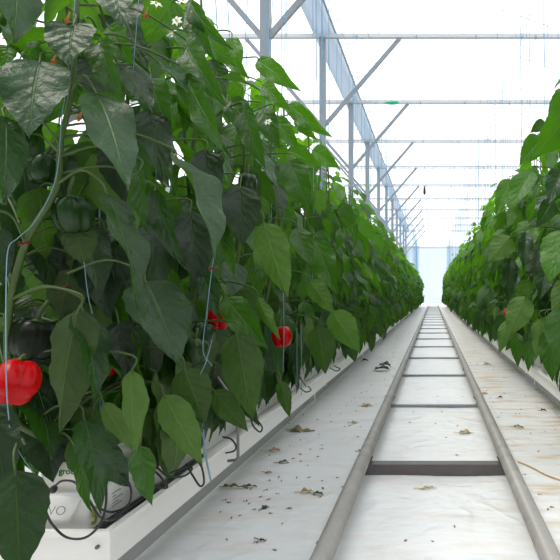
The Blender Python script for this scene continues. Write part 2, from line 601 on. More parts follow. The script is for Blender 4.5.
def flower_mesh(kind):
    mb = MB()
    if kind == 'open':
        for k in range(6):
            a = k * math.pi / 3
            o = np.array([math.cos(a), math.sin(a), 0])
            mb.leaf(o * 0.002, o + np.array([0, 0, 0.35]), np.array([0, 0, 1]) - 0.3 * o, 0.013, 0.0075, 0.9, 0.2, 0, nl=5, nw=2, mi=0)
        pts = [(0, 0, -0.012), (0, 0, 0.001), (0, 0, 0.006)]
        mb.tube(pts, [0.0012, 0.0028, 0.002], 6, mi=1)
        return mb.mesh('flower', [M['petal'], M['yellow']])
    for k in range(6):
        a = k * math.pi / 3
        o = np.array([math.cos(a), math.sin(a), 0])
        mb.leaf(o * 0.001, o * 0.5 + np.array([0, 0, -0.8]), o, 0.013, 0.007, 1.5, 0.5, 0.002, nl=5, nw=2, mi=0)
    mb.tube([(0, 0, -0.004), (0, 0, 0.004), (0.001, 0, 0.014)], [0.003, 0.0025, 0.001], 6, mi=0)
    return mb.mesh('withered_flower', [M['dry_flower']])


FLOWER = {'open': flower_mesh('open'), 'dry': flower_mesh('dry')}


def clip_mesh():
    mb = MB()
    an = np.linspace(0, 2 * math.pi, 17)
    mb.tube([(0.0095 * math.cos(a), 0.0095 * math.sin(a), 0.002 * math.sin(2 * a)) for a in an], 0.0016, 6)
    for sg in (-1, 1):
        mb.tube(spline([(0.009, sg * 0.002, 0), (0.015, sg * 0.004, 0.004), (0.019, sg * 0.008, -0.003)], 4), 0.0016, 5)
    return mb.mesh('stem_clip', M['clip'])


CLIP = clip_mesh()

# hero leaves: (base px, tip px, width px, distance, roll, kind, bend, fold, extra tip distance)
# kinds: d dark upper side, m mid green, y young yellow-green, u pale underside, o olive underside
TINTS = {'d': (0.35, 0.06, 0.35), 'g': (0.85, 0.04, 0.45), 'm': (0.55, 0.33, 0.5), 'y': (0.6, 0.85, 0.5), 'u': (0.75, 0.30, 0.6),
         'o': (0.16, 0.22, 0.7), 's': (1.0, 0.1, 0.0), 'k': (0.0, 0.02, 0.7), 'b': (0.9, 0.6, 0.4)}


def dl(px):
    """distance at which a leaf seen at pixel column px hangs over the aisle edge of the left row"""
    xt = 0.50 - 0.09 * min(1, max(0, (px - 250) / 100))
    return max(1.05, F * xt / (VX - px))


HERO_L = [
    # base        tip        w   d     roll kind bend fold
    ((14, -30), (12, 46), 42, 1.10, -20, 'g', 0.5, 0.15),
    ((40, 61), (30, 139), 62, 1.06, 10, 'g', 0.5, 0.12),
    ((44, 42), (20, 60), 20, 1.09, 30, 's', 0.4, 0.25),
    ((56, 34), (9, 46), 26, 1.17, -35, 'y', 1.0, 0.2),
    ((8, 45), (4, 72), 22, 1.22, 20, 'b', 0.4, 0.2),
    ((74, 24), (70, 68), 45, 1.08, 15, 'g', 0.5, 0.18),
    ((81, 20), (113, 43), 15, 1.14, 30, 'y', 1.1, 0.45),
    ((100, 39), (125, 106), 27, 1.12, 25, 'm', 0.6, 0.35),
    ((97, 95), (127, 193), 48, 1.07, -8, 'g', 0.45, 0.15),
    ((113, -18), (122, 28), 38, 1.12, 8, 'g', 0.4, 0.15),
    ((108, 26), (136, 68), 30, 1.24, 20, 'b', 0.5, 0.2),
    ((121, 66), (152, 114), 34, 1.18, -10, 'd', 0.4, 0.15),
    ((84, 56), (100, 104), 38, 1.26, 0, 'd', 0.3, 0.15),
    ((174, 0), (146, 46), 38, 1.30, 10, 'y', 0.5, 0.15),
    ((150, -12), (136, 24), 26, 1.36, 10, 'y', 0.5, 0.15),
    ((186, 44), (227, 108), 28, 1.26, 20, 'm', 0.7, 0.3),
    ((150, 78), (171, 136), 32, 1.28, 15, 'm', 0.5, 0.25),
    ((186, 76), (233, 158), 24, 1.22, 30, 'm', 0.4, 0.4),
    ((224, 79), (269, 99), 31, 1.40, -25, 's', 0.5, 0.2),
    ((163, 66), (187, 93), 27, 1.21, -15, 's', 0.3, 0.2),
    ((190, 0), (236, 50), 17, 1.35, 35, 'm', 1.1, 0.4),
    ((188, 10), (216, 62), 22, 1.36, 20, 'm', 0.7, 0.3),
    ((205, 40), (238, 68), 20, 1.55, 10, 'b', 0.5, 0.2),
    ((5, 118), (2, 206), 38, 1.04, -15, 'd', 0.4, 0.15),
    ((106, 192), (138, 310), 33, 1.08, -30, 'd', 0.4, 0.35),
    ((75, 222), (86, 268), 33, 1.15, 12, 'o', 0.3, 0.15),
    ((0, 226), (3, 288), 22, 1.06, 0, 'k', 0.4, 0.15),
    ((176, 156), (216, 263), 38, 1.17, -35, 'g', 0.35, 0.55),
    ((140, 170), (148, 233), 17, 1.14, 30, 'm', 0.4, 0.4),
    ((154, 192), (187, 270), 22, 1.20, 30, 'd', 0.4, 0.5),
    ((240, 185), (243, 246), 38, 1.42, 0, 'k', 0.3, 0.15),
    ((255, 150), (276, 189), 19, 1.62, -20, 's', 0.4, 0.2),
    ((263, 222), (288, 298), 36, 1.58, 12, 'u', 0.35, 0.12),
    ((252, 226), (272, 268), 26, 1.72, 0, 'm', 0.3, 0.2),
    ((78, 310), (60, 434), 46, 1.09, 28, 'o', 0.35, 0.42),
    ((82, 308), (95, 404), 32, 1.13, -25, 'd', 0.35, 0.25),
    ((103, 402), (134, 452), 19, 1.16, 10, 'u', 0.5, 0.3),
    ((132, 370), (138, 452), 25, 1.13, 20, 'u', 0.6, 0.35),
    ((145, 280), (180, 366), 58, 1.16, -5, 'd', 0.35, 0.15),
    ((236, 333), (253, 420), 41, 1.42, 8, 'o', 0.35, 0.12),
    ((184, 368), (205, 424), 38, 1.29, 5, 'o', 0.35, 0.15),
    ((164, 395), (203, 465), 33, 1.24, 10, 'u', 0.35, 0.2),
    ((213, 390), (248, 432), 25, 1.45, 5, 'o', 0.3, 0.2),
    ((226, 298), (268, 350), 30, 1.50, 10, 'm', 0.5, 0.2),
    ((257, 297), (281, 340), 13, 1.62, 20, 'u', 0.7, 0.5),
    ((15, 470), (20, 580), 54, 0.98, -5, 'k', 0.3, 0.15),  # this leaf and the next: dark tint in place of shade
    ((-8, 400), (8, 500), 40, 1.03, 10, 'k', 0.3, 0.15),
    ((84, 418), (101, 514), 32, 1.15, -15, 'd', 0.4, 0.2),
    ((79, 462), (93, 513), 12, 1.12, 20, 'm', 0.6, 0.35),
    ((140, 446), (152, 506), 24, 1.16, 12, 'm', 0.4, 0.25),
    ((280, 381), (290, 418), 15, 1.78, 10, 'o', 0.3, 0.2),
    ((332, 311), (360, 352), 29, 2.35, 5, 'u', 0.3, 0.15),
    ((318, 326), (326, 374), 28, 2.25, 10, 'o', 0.3, 0.2),
    ((309, 280), (335, 314), 21, 2.05, 10, 'u', 0.4, 0.2),
    ((316, 240), (338, 296), 26, 2.15, 10, 'm', 0.4, 0.2),
    ((296, 228), (312, 268), 22, 1.95, 0, 'm', 0.4, 0.2),
    ((288, 104), (333, 138), 18, 2.10, 20, 'b', 0.6, 0.3),
    ((296, 118), (317, 140), 13, 2.10, 20, 'b', 0.5, 0.3),
    ((288, 150), (322, 168), 22, 2.15, 10, 'b', 0.5, 0.2),
    ((312, 150), (340, 168), 20, 2.6, 10, 'b', 0.5, 0.2),
    ((258, 60), (302, 92), 20, 1.75, 15, 'b', 0.7, 0.2),
    ((290, 160), (310, 212), 28, 1.85, 10, 'm', 0.5, 0.2),
    ((230, 100), (262, 142), 26, 1.62, 10, 'm', 0.4, 0.2),
    ((243, 110), (266, 170), 22, 1.55, 20, 'm', 0.4, 0.3),
    ((205, 150), (212, 212), 30, 1.40, 0, 'k', 0.4, 0.2),
    ((110, 140), (126, 205), 30, 1.22, 10, 'k', 0.4, 0.2),
    ((20, 150), (30, 222), 40, 1.20, 0, 'k', 0.4, 0.2),
    ((150, 110), (160, 180), 34, 1.25, 0, 'd', 0.4, 0.2),
    ((118, 320), (130, 378), 30, 1.24, 0, 'k', 0.4, 0.2),
    ((200, 268), (222, 322), 20, 1.35, 15, 'd', 0.4, 0.3),
    ((190, 210), (200, 290), 36, 1.36, 0, 'k', 0.4, 0.2),
    ((90, 250), (110, 320), 40, 1.24, 0, 'k', 0.4, 0.2),
    ((40, 230), (52, 290), 30, 1.22, 0, 'k', 0.4, 0.2),
]
HERO_R = [
    ((580, 98), (532, 158), 42, 2.25, -25, 'b', 0.5, 0.2),
    ((542, 138), (519, 166), 24, 2.35, 0, 'b', 0.5, 0.2),
    ((574, 92), (546, 125), 28, 2.3, 0, 'b', 0.5, 0.2),
    ((545, 122), (530, 133), 12, 2.4, 0, 'm', 0.4, 0.2),
    ((511, 236), (487, 263), 26, 2.7, 10, 'u', 0.5, 0.2),
    ((566, 230), (549, 285), 38, 2.05, 10, 'b', 0.4, 0.15),
    ((568, 278), (553, 318), 24, 2.1, 10, 'u', 0.4, 0.2),
    ((566, 308), (558, 366), 38, 2.0, 0, 'm', 0.3, 0.12),
    ((526, 296), (508, 337), 28, 2.4, 10, 'u', 0.4, 0.2),
    ((541, 318), (536, 360), 17, 2.25, 10, 'u', 0.4, 0.2),
    ((508, 320), (499, 354), 14, 2.55, 10, 'u', 0.5, 0.25),
    ((511, 258), (508, 304), 16, 2.6, 0, 'k', 0.4, 0.2),
    ((526, 232), (524, 272), 16, 2.5, 0, 'd', 0.4, 0.3),
    ((516, 332), (518, 368), 14, 2.5, 0, 'm', 0.3, 0.2),
    ((532, 170), (508, 214), 24, 2.6, 10, 'b', 0.5, 0.2),
    ((553, 200), (536, 228), 16, 2.35, -30, 's', 0.4, 0.2),
    ((549, 330), (552, 382), 24, 2.2, 0, 'm', 0.3, 0.2),
    ((562, 170), (548, 205), 22, 2.3, 0, 'g', 0.4, 0.2),
    ((510, 180), (495, 215), 18, 2.9, 0, 'b', 0.4, 0.2),
    ((548, 262), (540, 300), 22, 2.4, 0, 'd', 0.4, 0.2),
    ((530, 340), (528, 372), 13, 2.4, 0, 'm', 0.3, 0.2),
]


def hero_geo(h):
    (bx, by), (tx, ty), w, d, roll, kind, bend, fold = h
    b = P(bx, by, d)
    lm = math.hypot(tx - bx, ty - by) * d / F          # the tip leans out towards the aisle end
    tp = P(tx, ty, max(0.85, d - {'g': 0.48, 'd': 0.40, 's': 0.35, 'k': 0.15, 'm': 0.25, 'b': 0.3}.get(kind, 0.0) * lm))
    ch = tp - b
    L = ch.length * (1 + bend * bend / 20.0)
    mid = (b + tp) / 2
    vdir = (Vector((0, 0, H)) - mid).normalized()
    vdir = (vdir + Vector((0, 0, {'s': 1.2, 'g': 0.9, 'd': 0.6, 'u': 0.0, 'o': 0.0}.get(kind, 0.25)))).normalized()
    a = ch.normalized()
    n = (vdir - a * vdir.dot(a)).normalized()
    n = Matrix.Rotation(R(roll), 3, a) @ n
    W = w / F * d / max(0.55, math.cos(R(roll)) * math.cos(fold))
    if kind in 'uo':
        n = -n
        bend = -bend
    # start direction so that the bent midrib ends at the tip
    ang = bend * 0.48
    a0 = (a * math.cos(ang) + n * math.sin(ang)).normalized()
    n0 = (n * math.cos(ang) - a * math.sin(ang)).normalized()
    return b, a0, n0, L, W, bend, fold, kind, tp


def assign(heroes, rows):
    """nearest plant (by distance down the row) for each hand-placed leaf"""
    out = {}
    for h in heroes:
        d = h[3]
        k = min(range(len(rows)), key=lambda i: abs(rows[i] - (d + 0.10)))
        out.setdefault(k, []).append(h)
    return out


SP = 0.35
Y0L, Y0R, YEND = 1.32, 1.95, 31.5
NL = int((YEND - Y0L) / SP) + 1
NR = int((YEND - Y0R) / SP) + 1
YL = [Y0L + SP * k for k in range(NL)]
YR = [Y0R + SP * k for k in range(NR)]
r3 = random.Random(99)
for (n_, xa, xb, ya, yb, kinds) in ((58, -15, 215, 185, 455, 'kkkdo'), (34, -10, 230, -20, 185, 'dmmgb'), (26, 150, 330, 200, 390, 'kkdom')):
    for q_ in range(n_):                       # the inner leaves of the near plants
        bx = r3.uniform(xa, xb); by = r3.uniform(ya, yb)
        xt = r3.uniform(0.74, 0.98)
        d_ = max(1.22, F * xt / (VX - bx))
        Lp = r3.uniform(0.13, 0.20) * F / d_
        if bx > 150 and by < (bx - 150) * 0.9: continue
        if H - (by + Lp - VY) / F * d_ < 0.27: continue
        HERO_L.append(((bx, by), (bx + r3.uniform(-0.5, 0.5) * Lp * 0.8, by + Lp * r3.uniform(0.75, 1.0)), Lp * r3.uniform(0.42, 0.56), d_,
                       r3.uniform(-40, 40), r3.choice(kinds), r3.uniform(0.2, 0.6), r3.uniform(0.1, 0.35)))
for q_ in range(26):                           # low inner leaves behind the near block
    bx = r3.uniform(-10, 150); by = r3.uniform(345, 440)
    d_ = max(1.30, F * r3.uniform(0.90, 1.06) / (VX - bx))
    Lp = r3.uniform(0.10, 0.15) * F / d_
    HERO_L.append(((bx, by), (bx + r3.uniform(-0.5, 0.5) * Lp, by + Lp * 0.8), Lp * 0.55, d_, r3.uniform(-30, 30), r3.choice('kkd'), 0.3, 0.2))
HERO_L += [((200, 18), (224, 64), 22, 1.50, 15, 'b', 0.6, 0.25), ((221, 46), (250, 80), 18, 1.62, 15, 'b', 0.6, 0.2), 
           ((262, 84), (292, 112), 17, 1.90, 15, 'b', 0.6, 0.2),  ((274, 118), (301, 152), 20, 1.95, 10, 'b', 0.4, 0.2),
           ((212, 60), (226, 100), 22, 1.55, 0, 'm', 0.4, 0.2), ((262, 108), (280, 150), 22, 1.85, 10, 'm', 0.4, 0.25), ((232, 38), (240, 72), 16, 1.68, 0, 'b', 0.4, 0.2)]
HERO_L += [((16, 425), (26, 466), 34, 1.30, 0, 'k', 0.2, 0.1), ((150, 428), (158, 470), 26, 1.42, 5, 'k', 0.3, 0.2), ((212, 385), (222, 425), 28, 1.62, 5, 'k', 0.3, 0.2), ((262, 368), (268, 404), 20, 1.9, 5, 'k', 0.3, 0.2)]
heroL = assign(HERO_L, YL[:8])
for q_ in range(44):
    bx = r3.uniform(492, 570); by = r3.uniform(165, 325)
    d_ = F * r3.uniform(0.50, 0.66) / (bx - VX)
    if d_ < 2.1 or by < VY - (bx - VX) * 1.45: continue
    Lp = r3.uniform(0.12, 0.19) * F / d_
    HERO_R.append(((bx, by), (bx - r3.uniform(0.0, 0.5) * Lp, by + Lp * r3.uniform(0.7, 0.95)), Lp * r3.uniform(0.4, 0.55), d_,
                   r3.uniform(-45, 45), r3.choice('susbbmku'), r3.uniform(0.2, 0.6), r3.uniform(0.1, 0.35)))
heroR = assign(HERO_R, YR[:6])

# fruit, flowers and clips seen on the near plants: (kind, px, py, distance) with the top of the fruit at that pixel
FRUITS_L = [('red', 18, 365, 1.02, 0.95), ('green', 70, 194, 1.14, 1.02), ('green', 46, 155, 1.16, 0.80), ('dark', 38, 318, 1.15, 1.08),
            ('green', 104, 232, 1.30, 0.9), ('red', 101, 346, 1.32, 0.9), ('green', 196, 338, 1.42, 0.8), ('red', 219, 306, 1.55, 0.8),
            ('red', 280, 326, 1.95, 0.9), ('green', 248, 173, 1.70, 0.7), ('green', 206, 322, 1.5, 0.8)]
FRUITS_R = [('red', 506, 310, 2.9, 0.6)]
FLOWERS_L = [('open', 156, 4, 1.18), ('open', 177, 21, 1.2), ('open', 172, 33, 1.26), ('dry', 68, 19, 1.07), ('dry', 54, 60, 1.08), ('dry', 80, 116, 1.08), ('dry', 146, 14, 1.2),
             ('open', 268, 122, 1.7), ('open', 183, 0, 1.2)]
CLIPS_L = [(25, 243, 1.10), (64, 288, 1.16), (213, 268, 1.28)]


def near_k(rows, d):
    return min(range(len(rows)), key=lambda i: abs(rows[i] - (d + 0.08)))


# template plants for the bulk of the rows
def template(seed, nl, nw, height, step, lush, rmax, lighter=0.10):
    rs = random.Random(seed)
    st = stem_paths(rs, height)
    mb = MB()

    def keep(b, tp, W):
        # the crown narrows towards the top
        zz = max(b[2], tp[2])
        lim = rmax if zz < height * 0.55 else rmax - (zz / height - 0.55) * 0.42
        return abs(tp[0]) < lim and tp[2] > -0.13
    random_leaves(mb, rs, st, height, nl, nw, step, keep, lush, 4, lighter)
    for q in range(16):                       # low leaves that hang out over the gutter
        az = (0 if q % 2 else math.pi) + rs.uniform(-0.6, 0.6)
        out = np.array([math.cos(az), math.sin(az), 0.0]); sdv = np.array([-out[1], out[0], 0])
        p0 = at_path(rs.choice(st), rs.uniform(0.06, 0.34))
        pl = rs.uniform(0.15, 0.27)
        p2 = p0 + out * pl + np.array([0, 0, -0.02]); p1 = p0 + out * pl * 0.5 + np.array([0, 0, 0.06])
        dip = rs.uniform(1.1, 1.5)
        ax = out * math.cos(dip) + np.array([0, 0, -math.sin(dip)]) + sdv * rs.uniform(-0.4, 0.4)
        L = rs.uniform(0.13, 0.20)
        if p2[2] - L < -0.24: L = max(0.09, p2[2] + 0.24)
        mb.leaf(p2, ax, out + np.array([0, 0, 0.3]) + sdv * rs.uniform(-2.2, 2.2), L, L * rs.uniform(0.46, 0.6), rs.uniform(0.1, 0.6), rs.uniform(0.1, 0.4), L * 0.03,
                (rs.random(), rs.uniform(0.05, 0.4), rs.random()), nl, nw, twist=rs.uniform(-0.5, 0.5))
        mb.tube(bez(p0, p1, p2, 5), [0.0028, 0.0024, 0.002, 0.0019, 0.0016], 4, mi=1, cap=False)
    return stem_mesh('stem', st, ns=5), mb.mesh('foliage', [M['leaf'], M['stem']])


HGT = TOPZ - BLOCK_TOP - 0.05
MIDT = [template(100 + k, 8, 4, HGT, 0.050, 1.0, 0.43) for k in range(9)]
FART = [template(200 + k, 5, 2, HGT, 0.056, 0.9, 0.43, 0.14) for k in range(6)]
MIDR = [template(300 + k, 8, 4, HGT, 0.050, 1.0, 0.43, 0.22) for k in range(7)]  # right row: lighter leaf tint stands in for the stronger light on it
FARR = [template(400 + k, 5, 2, HGT, 0.056, 0.9, 0.43, 0.24) for k in range(5)]  # same light put into the leaf tint

ORD = ['nearest', 'second', 'third', 'fourth', 'fifth', 'sixth', 'seventh', 'eighth']
LEFT_LABELS = [
    'pepper plant at the near end of the left row with the glossy ripe red pepper',
    'second pepper plant from the near end of the left row, white flowers at its top',
    'third pepper plant of the left row, wide dark drooping leaves behind the black drip loops',
    'fourth pepper plant of the left row, beside the bent grey rod',
    'fifth pepper plant of the left row, just beyond the bent grey rod',
    'sixth pepper plant of the left row, two plants beyond the bent grey rod',
    'seventh pepper plant from the near end of the left row',
    'eighth pepper plant from the near end of the left row']
RIGHT_LABELS = [
    'pepper plant at the right picture edge, nearest of the right row, large bright leaves',
    'second pepper plant of the right row, next to the one at the right picture edge',
    'third pepper plant of the right row, counted from the right picture edge',
    'fourth pepper plant of the right row, counted from the right picture edge',
    'fifth pepper plant of the right row, counted from the right picture edge',
    'sixth pepper plant of the right row, counted from the right picture edge']


def hang(root, o, w):
    o.parent = root
    o.location = w - Vector(root.location)


HERO_STEM0 = [P(40, 462, 1.20), P(20, 425, 1.17), P(10, 395, 1.15), P(8, 330, 1.13), P(13, 288, 1.13), P(28, 238, 1.12),
              P(56, 190, 1.11), P(61, 140, 1.11), P(70, 100, 1.11), P(76, 40, 1.12), P(78, -60, 1.14)]


def make_near(side, k, y, heroes):
    sgn = -1 if side == 'L' else 1
    root = empty('pepper_plant', (sgn * ROWX, y, BLOCK_TOP))
    tag(root, (LEFT_LABELS if side == 'L' else RIGHT_LABELS)[k], 'pepper plant',
        'pepper plants in the left row' if side == 'L' else 'pepper plants in the right row')
    rs = random.Random((31 if side == 'L' else 77) + k)
    hgt = HGT * (1.0 if side == 'L' else 1.12)
    st = stem_paths(rs, hgt)
    org = Vector(root.location)
    extra = []
    if side == 'L' and k == 0:
        st[0] = [tuple(p - org) for p in HERO_STEM0]
        st[0][0] = (0.0, -0.02, -0.01)
    mb = MB()

    lim = 0.20 if side == 'L' else 0.30

    def keep(b, tp, W):
        zz = max(b[2], tp[2])
        l_ = lim if zz < hgt * 0.55 else lim - (zz / hgt - 0.55) * 0.22
        inner = tp[0] * -sgn                         # positive towards the aisle
        if side == 'L' and y + min(b[1], tp[1]) < (1.17 if inner > -0.02 else 1.06):
            return False
        return inner < l_ and b[0] * -sgn < l_ and inner > -0.42 and tp[2] > -0.13
    random_leaves(mb, rs, st, hgt, 12, 6, 0.044, keep, 1.1, 5, 0.0 if side == 'L' else 0.18)  # right side gets a lighter leaf tint in place of more light
    for q in range(36 if side == 'L' else 16):          # low leaves hanging in front of bag and gutter
        x1 = -sgn * (rs.uniform(0.06, 0.18) if q % 4 else rs.uniform(-0.22, -0.10)); yb = rs.uniform(-0.18, 0.18)
        if side == 'L' and k == 0: yb = abs(yb) + 0.02
        L = rs.uniform(0.13, 0.19)
        p2 = np.array([x1, yb, rs.uniform(0.06, 0.30)])
        zt = max(p2[2] - L * 0.95, rs.uniform(-0.13, -0.06) if side == 'L' else rs.uniform(-0.18, -0.08))
        L = max(0.08, (p2[2] - zt) / 0.95)
        p0 = at_path(rs.choice(st), p2[2] - 0.02)
        ax = np.array([-sgn * rs.uniform(0.0, 0.3), rs.uniform(-0.3, 0.3), -1.0])
        nr = np.array([-sgn * 1.0, rs.uniform(-0.8, 0.4), 0.2])
        fl_ = rs.random() < 0.3
        mb.leaf(p2, ax, -nr if fl_ else nr, L, L * rs.uniform(0.48, 0.62), -0.3 if fl_ else rs.uniform(0.1, 0.5), rs.uniform(0.1, 0.35), L * 0.03,
                (rs.random(), rs.uniform(0.0, 0.3), rs.random()), 12, 6, twist=rs.uniform(-0.4, 0.4), serr=0.02)
        if q % 3 == 0: mb.tube(bez(p0, (p0 + p2) / 2 + np.array([0, 0, 0.05]), p2, 6), np.linspace(0.003, 0.0018, 6), 5, mi=1, cap=False)
    for h in heroes:
        b, a0, n0, L, W, bend, fold, kind, tp = hero_geo(h)
        bl = b - org
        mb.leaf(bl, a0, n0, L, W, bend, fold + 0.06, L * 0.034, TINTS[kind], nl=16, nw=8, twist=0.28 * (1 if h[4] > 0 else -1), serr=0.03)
        # petiole from the nearest stem, arching over to the blade
        best = min((at_path(s_, bl[2] + dz) for s_ in st for dz in (-0.08, -0.03, 0.02)),
                   key=lambda q: (q[0] - bl[0]) ** 2 + (q[1] - bl[1]) ** 2 + 0.3 * (q[2] - bl[2]) ** 2)
        dist = float(np.linalg.norm(best - np.array(list(bl))))
        if kind in 'kd' and dist > 0.15 and h[6] not in (0.4, 0.45):
            best = np.array(list(bl)) + (best - np.array(list(bl))) * 0.15 / dist
        mid = (np.array(list(bl)) + best) / 2 + np.array([0, 0, 0.035])
        c1 = np.array(list(bl - a0 * 0.03))
        mb.tube(spline([best, mid, c1, np.array(list(bl)), np.array(list(bl + a0 * 0.01))], 4),
                np.linspace(0.0028, 0.0017, 17), 6, mi=1, cap=False)
    link('foliage', mb.mesh('foliage', [M['leaf'], M['stem']]), root)
    link('stem', stem_mesh('stem', st, 0.009, 0.004, 8), root)
    return root, st


near = {}
for k in range(8):
    near['L', k] = make_near('L', k, YL[k], heroL.get(k, []))
for k in range(6):
    near['R', k] = make_near('R', k, YR[k], heroR.get(k, []))


def add_fruit(side, spec, idx):
    kind, px, py, d, sc = spec
    rows = YL if side == 'L' else YR
    k = min(near_k(rows, d), 7 if side == 'L' else 5)
    root, st = near[side, k]
    fm = FRUIT[kind][idx % len(FRUIT[kind])]
    f = bpy.data.objects.new('fruit', fm); COL.objects.link(f)
    hang(root, f, P(px, py, d))
    f.rotation_euler = (rs_.uniform(-0.2, 0.2), rs_.uniform(-0.2, 0.2), rs_.uniform(0, 6.28))
    f.scale = (sc, sc, sc)
    if idx == 0: f.rotation_euler = (-0.75, 0.35, 0.9)
    if kind == 'red': f['label'] = 'ripe red pepper'
    elif kind == 'dark': f['label'] = 'dark ripening pepper'
    else: f['label'] = 'green pepper'
    s_ = bpy.data.objects.new('stalk', STALK); COL.objects.link(s_); s_.parent = f


rs_ = random.Random(5)
for i, sp_ in enumerate(FRUITS_L): add_fruit('L', sp_, i)
for i, sp_ in enumerate(FRUITS_R): add_fruit('R', sp_, i)
for kind, px, py, d in FLOWERS_L:
    root, st = near['L', near_k(YL[:8], d)]
    o = bpy.data.objects.new('flower' if kind == 'open' else 'withered_flower', FLOWER[kind]); COL.objects.link(o)
    hang(root, o, P(px, py, d))
    o['label'] = 'white flower' if kind == 'open' else 'withered orange flower'
    o.rotation_euler = (rs_.uniform(0.6, 1.3), rs_.uniform(-0.4, 0.4), rs_.uniform(-0.5, 0.5)) if kind == 'open' else (0.2, 0.3, rs_.random())
    o.scale = (0.95,) * 3
for px, py, d in CLIPS_L:
    root, st = near['L', near_k(YL[:8], d)]
    o = bpy.data.objects.new('stem_clip', CLIP); COL.objects.link(o)
    hang(root, o, P(px, py, d))
    o['label'] = 'dark red plastic clip'
    o.rotation_euler = (0.3, 0.2, -1.2)


def far_plant(side, y, mid, i):
    sgn = -1 if side == 'L' else 1
    root = empty('pepper_plant', (sgn * ROWX, y, BLOCK_TOP), rs_.choice((0, math.pi)) + rs_.uniform(-0.25, 0.25))
    if side == 'L':
        tag(root, 'green pepper plant in the dense left row, farther off than the bent grey rod', 'pepper plant', 'pepper plants in the left row')
    else:
        tag(root, 'green pepper plant in the dense right row, beyond the large bright leaves', 'pepper plant', 'pepper plants in the right row')
    smesh, fmesh = rs_.choice((MIDT if mid else FART) if side == 'L' else (MIDR if mid else FARR))
    a = bpy.data.objects.new('foliage', fmesh); b = bpy.data.objects.new('stem', smesh)
    COL.objects.link(a); COL.objects.link(b); a.parent = root; b.parent = root
    hz = (1.0 if side == 'L' else 1.12) * rs_.uniform(0.93, 1.05)
    w = rs_.uniform(0.95, 1.12)
    root.scale = (w, w, hz)


for i, y in enumerate(YL[8:]): far_plant('L', y, y < 14, i)
for i, y in enumerate(YR[6:]): far_plant('R', y, y < 14, i)

# neighbouring crop rows on both sides, behind the two rows of the aisle
def leaf_arrays(me):
    nv, nq = len(me.vertices), len(me.polygons)
    v = np.zeros(nv * 3, np.float32); me.vertices.foreach_get('co', v)
    q = np.zeros(nq * 4, np.int32); me.loops.foreach_get('vertex_index', q)
    mi = np.zeros(nq, np.int32); me.polygons.foreach_get('material_index', mi)
    tn = np.zeros(nv * 4, np.float32); me.color_attributes['tint'].data.foreach_get('color', tn)
    uv = np.zeros(nq * 8, np.float32); me.uv_layers[0].data.foreach_get('uv', uv)
    q = q.reshape(-1, 4)
    vu = np.zeros((nv, 2), np.float32); vu[q.ravel()] = uv.reshape(-1, 2)
    return v.reshape(-1, 3), q[mi == 0], tn.reshape(-1, 4), vu


FA = [leaf_arrays(fm) for _, fm in FART]
nb = MB()
for k in range(int((YEND - 1.3) / 0.37)):
    v, q, tn, vu = FA[k % 6]
    a = rs_.choice((0, math.pi)) + rs_.uniform(-0.3, 0.3)
    c, s_ = math.cos(a), math.sin(a)
    vv = v @ np.array([[c, s_, 0], [-s_, c, 0], [0, 0, 1]], np.float32) * np.array([1.1, 1.1, 1.0]) + np.array([0, 1.4 + 0.37 * k, 0])
    nb._push(vv, q, vu, tn, 0)
nbm = nb.mesh('foliage', M['leaf'])
for i, (x, nm) in enumerate(((-2.4, 'first crop row behind the left plant row'), (-4.0, 'second crop row behind the left plant row'),
                             (2.4, 'first crop row behind the right plant row'), (4.0, 'second crop row behind the right plant row'))):
    o = link('pepper_row_foliage', nbm, None, (x, 0, BLOCK_TOP))
    tag(o, 'green leaf mass of the ' + nm, 'foliage', None, 'stuff')

# ------------------------------------------------------------------ support twines and crop wires
WIRE_Z = 3.45
tw_mesh = {}
for v in range(4):
    mb = MB()
    r2 = random.Random(v)
    pts = [(r2.uniform(-0.012, 0.012) * math.sin(math.pi * f), r2.uniform(-0.012, 0.012) * math.sin(math.pi * f), f * (WIRE_Z - BLOCK_TOP - 0.04)) for f in np.linspace(0, 1, 9)]
    mb.tube(pts, 0.0018, 4, cap=False)
    tw_mesh[v] = mb.mesh('support_twine', M['twine'])
count = 0
rest = MB()
tl = []
for side, rows, sgn in (('L', YL, -1), ('R', YR, 1)):
    for k, y in enumerate(rows):
        for e in (-1, 1):
            tl.append((y, side, sgn, e, k))
tl.sort(key=lambda q: q[0])
for (y, side, sgn, e, k) in tl:
    x = sgn * (ROWX + rs_.uniform(-0.07, 0.10)); yy = y + e * 0.085 + rs_.uniform(-0.03, 0.03)
    if side == 'L' and k == 0 and e == -1:
        continue
    if count < 285:
        o = link('support_twine', tw_mesh[count % 4], None, (x, yy, BLOCK_TOP + 0.04))
        tag(o, 'thin pale blue twine rising out of the left plant row to the overhead wire' if side == 'L' else
            'thin pale blue twine rising out of the right plant row to the overhead wire', 'twine',
            'support twines of the left row' if side == 'L' else 'support twines of the right row')
        count += 1
    else:
        rest.tube([(x, yy, BLOCK_TOP + 0.04), (x, yy, WIRE_Z)], 0.0034, 3, cap=False)
o = rest.build('support_twines', M['twine'], fix=False)
tag(o, 'distant mass of pale blue twines far down both plant rows', 'twine', None, 'stuff')


def twine(px_pts, label, r=0.0009):
    mb = MB()
    mb.tube(spline([P(*q) for q in px_pts], 5), r, 6)
    o = mb.build('support_twine', M['near_twine'])
    tag(o, label, 'twine', 'support twines of the left row')


